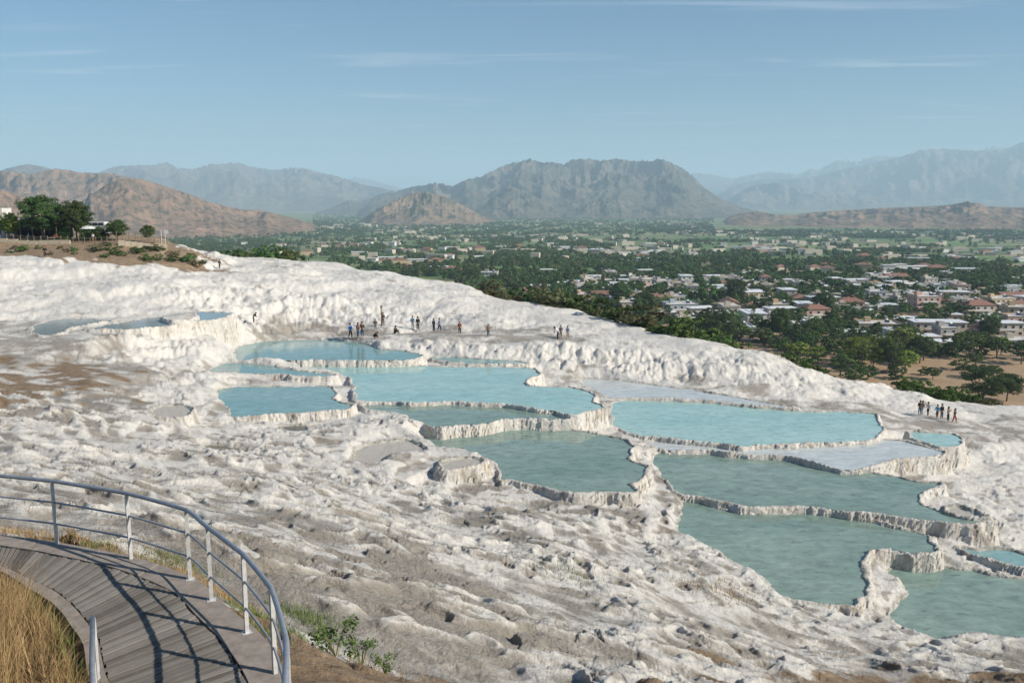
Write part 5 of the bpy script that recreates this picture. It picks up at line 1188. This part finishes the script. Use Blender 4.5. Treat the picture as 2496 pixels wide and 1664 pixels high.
def human_meshes(pose):
    P = POSES[pose]; g = lambda k: P[k]; h2 = lambda k: P.get(k + '2', mir(P[k]))
    def lerp(a, b, u): return tuple(a[i] * (1 - u) + b[i] * u for i in range(3))
    hd = g('head'); nk = g('neck')
    v = [g('pelvis'), lerp(g('pelvis'), g('chest'), .5), g('chest'), lerp(g('chest'), nk, .75), nk, hd, (hd[0], hd[1], hd[2] + .09)]
    r_ = [(.15, .11), (.125, .095), (.155, .11), (.10, .07), (.052, .055), (.078, .092), (.055, .068)]
    e = [(0, 1), (1, 2), (2, 3), (3, 4), (4, 5), (5, 6)]
    v.append((hd[0], hd[1] - .105, hd[2] - .01)); r_.append(.014); e.append((5, 7))          # nose
    for f in (g, h2):
        b = len(v); v += [f('sh'), f('el'), lerp(f('el'), f('ha'), .8), f('ha')]; r_ += [.058, .042, .028, .036]; e += [(3, b), (b, b + 1), (b + 1, b + 2), (b + 2, b + 3)]
        b = len(v); v += [f('hip'), f('kn'), lerp(f('kn'), f('an'), .35), f('an'), f('toe')]; r_ += [.088, .058, .055, .036, .038]; e += [(0, b), (b, b + 1), (b + 1, b + 2), (b + 2, b + 3), (b + 3, b + 4)]
    body = skin_mesh('body', v, e, r_)
    v = [g('chest'), lerp(g('pelvis'), g('chest'), .5), lerp(g('pelvis'), g('chest'), .08), lerp(g('chest'), nk, .78)]; r_ = [(.18, .135), (.155, .125), (.175, .135), (.105, .085)]; e = [(0, 1), (1, 2), (0, 3)]
    for f in (g, h2):
        b = len(v); v += [f('sh'), f('el'), lerp(f('el'), f('ha'), .6)]; r_ += [.075, .060, .048]; e += [(3, b), (b, b + 1), (b + 1, b + 2)]
    shirt = skin_mesh('shirt', v, e, r_)
    v = [g('pelvis'), lerp(g('pelvis'), g('chest'), .22)]; r_ = [(.172, .13), (.155, .12)]; e = [(0, 1)]
    for f in (g, h2):
        b = len(v); v += [f('hip'), f('kn'), lerp(f('kn'), f('an'), .85)]; r_ += [.108, .075, .055]; e += [(0, b), (b, b + 1), (b + 1, b + 2)]
    trou = skin_mesh('trousers', v, e, r_)
    hair = skin_mesh('hair', [(hd[0], hd[1] + .03, hd[2] + .05), (hd[0], hd[1] + .02, hd[2] + .125), (hd[0], hd[1] + .075, hd[2] - .02)], [(0, 1), (0, 2)], [.092, .06, .075])
    longh = skin_mesh('hair', [(hd[0], hd[1] + .03, hd[2] + .05), (hd[0], hd[1] + .02, hd[2] + .125), (hd[0], hd[1] + .085, hd[2] - .06), (hd[0], nk[1] + .10, nk[2] - .08)], [(0, 1), (0, 2), (2, 3)], [.095, .062, .08, .055])
    return dict(body=body, shirt=shirt, trousers=trou, hair=hair, long=longh)
HM = {}
CL = {}
def cloth(name, c):
    if name not in CL: CL[name] = simple(name, c, .85, .15, 8)
    return CL[name]
COLS = dict(black=(.012, .012, .014), navy=(.02, .03, .06), blue=(.02, .16, .42), sky=(.08, .36, .55), white=(.62, .62, .62), grey=(.10, .10, .11), red=(.28, .05, .035), rust=(.22, .07, .04), pink=(.40, .22, .19), brown=(.10, .055, .035), denim=(.10, .16, .25), tan=(.30, .21, .14), skin=(.36, .20, .13), hairdark=(.02, .014, .01), hairbrown=(.07, .04, .02), shirtblue=(.25, .38, .5), olive=(.10, .10, .05))
def person(Dx, Dy, hp, pose, turn, shirt, trousers, label, long_hair=False, hair='hairdark', shorts=False, rr=None):
    p = on_terrain(Dx, Dy)
    if rr is not None:
        x, y, d = ray(Dx, Dy); t = rr / y; p = (x * t, y * t, ter_z(x * t, y * t))
    if p is None: print('no ground', Dx, Dy); return None
    if pose not in HM: HM[pose] = human_meshes(pose)
    H = HM[pose]; tall = {'sit': .95, 'crouch': .88, 'bend': 1.45}.get(pose, 1.72)
    s = px2m(hp, p[1], p[2]) / tall; s = max(.84, min(1.08, s))
    root = empty('person', p, turn); root.scale = (s,) * 3; root.location.z -= .01; tag(root, label, 'person', 'visitors on the white terraces')
    def part(nm, me, col):
        o = bpy.data.objects.new(nm, me); link(o, root); 
        if not me.materials: me.materials.append(None)
        o.material_slots[0].link = 'OBJECT'; o.material_slots[0].material = cloth(col, COLS[col]); return o
    part('body', H['body'], 'skin'); part('shirt', H['shirt'], shirt)
    o = part('trousers', H['trousers'], trousers)
    part('hair', H['long'] if long_hair else H['hair'], hair)
    return root
def backpack(pr, col, label, z=1.2, back=.2):
    if pr is None: return
    c = math.cos(pr.rotation_euler.z); s_ = math.sin(pr.rotation_euler.z); k = pr.scale[0]
    o = bpy.data.objects.new('backpack', None); COL.objects.link(o); o.location = (pr.location.x - s_ * back * k, pr.location.y + c * back * k, pr.location.z + (z - .24) * k); o.rotation_euler.z = pr.rotation_euler.z; o.scale = pr.scale
    tag(o, label, 'backpack')
    bm = bmesh.new(); bmesh.ops.create_cube(bm, size=1); bmesh.ops.scale(bm, vec=(.30, .18, .46), verts=bm.verts); bmesh.ops.translate(bm, vec=(0, 0, .23), verts=bm.verts)
    bmesh.ops.bevel(bm, geom=bm.edges[:], offset=.06, segments=2, affect='EDGES'); me = bpy.data.meshes.new('bag_body'); bm.to_mesh(me); bm.free(); me.materials.append(cloth(col, COLS[col]))
    link(bpy.data.objects.new('bag_body', me), o)
    MB().tube([(.09, -.10, .42), (.10, -.19, .34), (.10, -.20, .16), (.10, -.09, .05)], .016, 5).build('strap', cloth(col, COLS[col]), o, True)
    MB().tube([(-.09, -.10, .42), (-.10, -.19, .34), (-.10, -.20, .16), (-.10, -.09, .05)], .016, 5).build('strap', cloth(col, COLS[col]), o, True)
def build_people():
    a = person(805, 777.5, 37, 'walk', .6, 'blue', 'black', 'person in a bright blue jacket and black trousers, leftmost of the group on the path', hair='hairbrown')
    person(823, 776, 35, 'stand', 2.6, 'pink', 'denim', 'woman in a pinkish top with long hair beside the person in blue', True, 'hairbrown')
    person(832, 774, 43, 'stand', 3.3, 'brown', 'navy', 'tall person in brown right behind the woman in pink', False, 'hairbrown')
    person(858, 778.5, 17, 'crouch', 1.5, 'black', 'black', 'person in black crouching low at the edge of the path above the pool')
    person(862.5, 759.5, 25, 'stand', .3, 'brown', 'grey', 'slim person in brown standing behind the crouching one')
    person(880, 746, 28, 'stand', 0, 'brown', 'brown', 'person in brown standing at the foot of the tall wooden post', True)
    person(907, 766, 24, 'sit', 1.2, 'black', 'black', 'person in black sitting alone on the white path', True)
    a = person(948, 757, 31, 'stand', .2, 'shirtblue', 'white', 'person in pale blue with white trousers, left one of the pair near the black-clad person', True); backpack(a, 'navy', 'dark blue backpack worn by the person in pale blue', 1.2, .19)
    person(960, 759.5, 33, 'stand', .4, 'black', 'black', 'person all in black beside the one in pale blue')
    person(996.5, 761, 30, 'stand', .9, 'navy', 'navy', 'person in dark navy, left one of the pair in the middle of the path', True)
    person(1009, 761, 31, 'walk', 1.1, 'denim', 'navy', 'person in a denim jacket, right one of the pair in the middle of the path')
    person(1056, 767, 29, 'stand', .0, 'rust', 'black', 'lone person in a rust-red top and headscarf on the path', True, 'rust')
    person(1121.5, 773.5, 29, 'stand', 3.0, 'tan', 'navy', 'lone person in a tan top and dark trousers right of the red one')
    person(1281, 781, 31, 'bend', -1.4, 'white', 'black', 'person bending forward in white, lowest of the three on the right part of the path')
    person(1288, 776, 29, 'stand', .2, 'grey', 'brown', 'person in dark grey, middle of the three on the right part of the path')
    a = person(1304, 777.5, 29, 'stand', .5, 'denim', 'tan', 'person in denim blue, rightmost of the three on the right part of the path', True); backpack(a, 'navy', 'dark backpack on the rightmost person of the path trio', 1.2, .19)
    person(2112, 951.6, 30, 'stand', 2.9, 'navy', 'black', 'person in dark navy, leftmost of the line walking down the right slope')
    person(2118, 952.5, 28, 'walk', -1.2, 'tan', 'shirtblue', 'person in tan with pale trousers, second from the left on the right slope')
    a = person(2131, 955, 32, 'walk', -1.2, 'white', 'black', 'person in a white top with black backpack, walking down the right slope'); backpack(a, 'black', 'black backpack worn by the person in the white top', 1.2, .19)
    person(2152, 961, 31, 'walk', -.9, 'sky', 'rust', 'person in a light blue jacket and dark red trousers on the right slope')
    person(2162.5, 962, 35, 'stand', .3, 'black', 'grey', 'tall person in black right beside the light blue jacket')
    person(2177, 967, 32, 'camera', .6, 'tan', 'black', 'person with raised hands and black trousers, second from the right on the right slope', True)
    person(2191.6, 971, 34, 'walk', .5, 'brown', 'red', 'person with long red trousers, rightmost and lowest of the line on the right slope', True)
    person(104, 592, 27, 'stand', .4, 'black', 'black', 'lone person in black on the white slope under the plateau at the far left')
    person(505, 619, 23, 'walk', -.4, 'brown', 'black', 'lone person in brown climbing near the end of the brown bank')
    person(583, 741, 23, 'bend', 2.2, 'black', 'brown', 'lone person in black bending beside the upper grey-blue pool')
    for Dx, hp, sh, tr, lab in [(28, 17, 'white', 'navy', 'white-shirted person at the left end of the plateau fence'), (66, 18, 'sky', 'navy', 'person in light blue behind the plateau fence under the largest tree'), (131, 18, 'red', 'black', 'person in red behind the plateau fence near the second tree'), (214, 17, 'white', 'tan', 'person in white by the parasol behind the plateau fence')]:
        o = person(Dx, 553, hp, 'stand', random.uniform(0, 6), sh, tr, lab, rr=147.5); o['group'] = 'visitors behind the plateau fence'
def ground_at(Dx, Dy, rr):
    x, y, d = ray(Dx, Dy); t = rr / y; return x * t, y * t, ter_z(x * t, y * t)
def build_plateau():
    wood = simple('weathered_post_wood', (.22, .17, .12), .85, .3, 9); pale = simple('pale_stone_wall', (.50, .42, .31), .9, .2, 2.5); dark = simple('dark_canvas', (.012, .013, .02), .7, .3, 2)
    # wooden post on the white slope
    p = on_terrain(877, 746); top = px2m(41, p[1])
    root = empty('wooden_post', p); tag(root, 'tall weathered wooden post standing on the white slope behind the path', 'post')
    MB().tube([(0, 0, -.3), (.02, 0, top * .5), (-.06, 0, top)], [.11, .10, .08], 8).build('shaft', wood, root, True)
    MB().box((0, 0, top + .1), (.28, .24, .28)).build('cap', wood, root)
    # fences
    def fence(D0, D1, step, rr0, rr1, hgt, lab, mesh_):
        xs = np.arange(D0, D1 + .1, step); pts = []
        for i, Dx in enumerate(xs): x, y, z = ground_at(Dx, 554, rr0 + (rr1 - rr0) * i / max(1, len(xs) - 1)); pts.append(Vector((x, y, z)))
        root = empty('fence', tuple(pts[0])); tag(root, lab, 'fence', 'fences along the plateau edge')
        for p_ in pts:
            b = p_ - pts[0]; h_ = hgt * random.uniform(.9, 1.15); MB().tube([(b.x, b.y, b.z - .2), (b.x, b.y, b.z + h_)], .06, 6).build('post', wood, root)
        for k in mesh_:
            MB().tube([tuple(p_ - pts[0] + Vector((0, 0, hgt * k))) for p_ in pts], .028, 5).build('rail', wood, root)
    fence(-30, 158, 15.5, 145.5, 145.5, 1.15, 'wooden post-and-rail fence on the plateau in front of the large trees', (.45, .85))
    fence(168, 262, 13, 145.5, 145, 1.0, 'low fence on the plateau edge between the tall trees and the medium tree', (.45, .9))
    fence(268, 384, 14.5, 145, 147, 1.9, 'taller thin-posted fence at the right end of the plateau', (.3, .6, .92))
    def wall(D0, D1, rr0, rr1, h_, lab):
        a = Vector(ground_at(D0, 557, rr0)); b = Vector(ground_at(D1, 557, rr1)); n_ = 8; root = empty('low_wall', tuple(a)); tag(root, lab, 'wall')
        for i in range(n_):
            p_, q = a.lerp(b, i / n_), a.lerp(b, (i + .96) / n_); c = (p_ + q) / 2 - a; c.z = ter_z(*((p_ + q) / 2).xy) - a.z
            MB().box((c.x, c.y, c.z + h_ / 2 - .5), ((q - p_).length, .35, h_ + 1 + random.uniform(-.05, .05)), math.atan2((q - p_).y, (q - p_).x)).build('wall_section', pale, root)
    wall(-30, 162, 144, 144, .55, 'low pale wall below the fence under the large plateau trees')
    wall(272, 384, 144, 146, .8, 'beige wall at the foot of the taller fence on the plateau')
    # shelter behind the trees
    x, y, z = ground_at(85, 552, 157); w_ = px2m(135, y)
    root = empty('shelter', (x, y, z)); tag(root, 'dark open shelter with dark canvas walls behind the largest plateau trees', 'shelter')
    MB().box((0, 0, 3.1), (w_ + .6, 7, .2)).build('roof', dark, root); MB().box((0, 2.6, 1.5), (w_, .15, 3)).build('back_wall', dark, root)
    for i in range(6): MB().box((-w_ / 2 + w_ * i / 5, -3.2, 1.5), (.14, .14, 3.05)).build('post', wood, root)
    for i in range(5): MB().box((-w_ / 2 + w_ * (i + .5) / 5, -3.1, 2.2), (w_ / 5 - .3, .06, 1.4)).build('canvas', dark, root)
    x, y, z = ground_at(-2, 551, 156); root = empty('kiosk', (x, y, z)); tag(root, 'pale kiosk with white roof cut by the left edge of the photo', 'kiosk')
    MB().box((0, 0, 1.5), (4.5, 4, 3)).build('wall', WALLS[5], root); MB().box((0, 0, 3.15), (5.2, 4.6, .3)).build('roof', M_sheet, root); MB().box((1.0, -2.02, 1.5), (1.3, .08, 1.6)).build('window', M_pane, root); MB().box((0, 0, 4.3), (3.5, 3, 2)).build('roof_box', WALLS[1], root)
    # parasol
    x, y, z = ground_at(205, 553, 149); root = empty('parasol', (x, y, z)); tag(root, 'white parasol standing behind the plateau fence between the trees', 'parasol')
    MB().tube([(0, 0, 0), (0, 0, 2.5)], .03, 6).build('pole', wood, root); MB().tube([(0, 0, 2.0), (0, 0, 2.35), (0, 0, 2.6)], [1.5, .9, .03], 10).build('canopy', cloth('parasol_cloth', (.6, .6, .58)), root)
    # minibus parked among the trees
    x, y, z = ground_at(222, 548, 156); root = empty('parked_minibus', (x, y, z + .1)); tag(root, 'white minibus parked on the plateau behind the bushes', 'minibus')
    MB().box((0, 0, 1.0), (5.2, 1.9, 1.3)).box((-.2, 0, 1.95), (4.4, 1.75, .7), taper=.93).build('body', cloth('white_paint', (.66, .66, .66)), root)
    for i in range(4): MB().box((-1.8 + i * 1.05, -.93, 1.95), (.85, .06, .5)).build('window', M_pane, root)
    for sx in (-1.6, 1.6):
        for sy in (-.85, .85): MB().tube([(sx, sy - .12, .32), (sx, sy + .12, .32)], .34, 12).build('wheel', cloth('tyre', (.015, .015, .015)), root)
    # poles with boards at the end of the plateau
    for Dx, h_, lab in ((371, 2.9, 'thin grey pole at the right end of the plateau fence, left of the pair'), (380, 3.1, 'thicker grey pole with a small white board, right of the pair')):
        x, y, z = ground_at(Dx, 556, 147); root = empty('signpost', (x, y, z)); tag(root, lab, 'pole'); MB().tube([(0, 0, -.2), (0, 0, h_)], .07, 8).build('pole', M_post, root)
        if Dx == 380: MB().box((.2, -.06, h_ - .4), (.7, .05, .6)).build('board', cloth('parasol_cloth', (.6, .6, .58)), root)
build_terrace()
build_water()
build_valley()
build_mountains()
build_boardwalk(); build_railing(); build_inner_rail()
build_plateau(); build_plateau_trees(); build_bank_scrub()
build_village(); build_village_trees(); far_stuff()
build_people()
build_grass(); build_weeds()
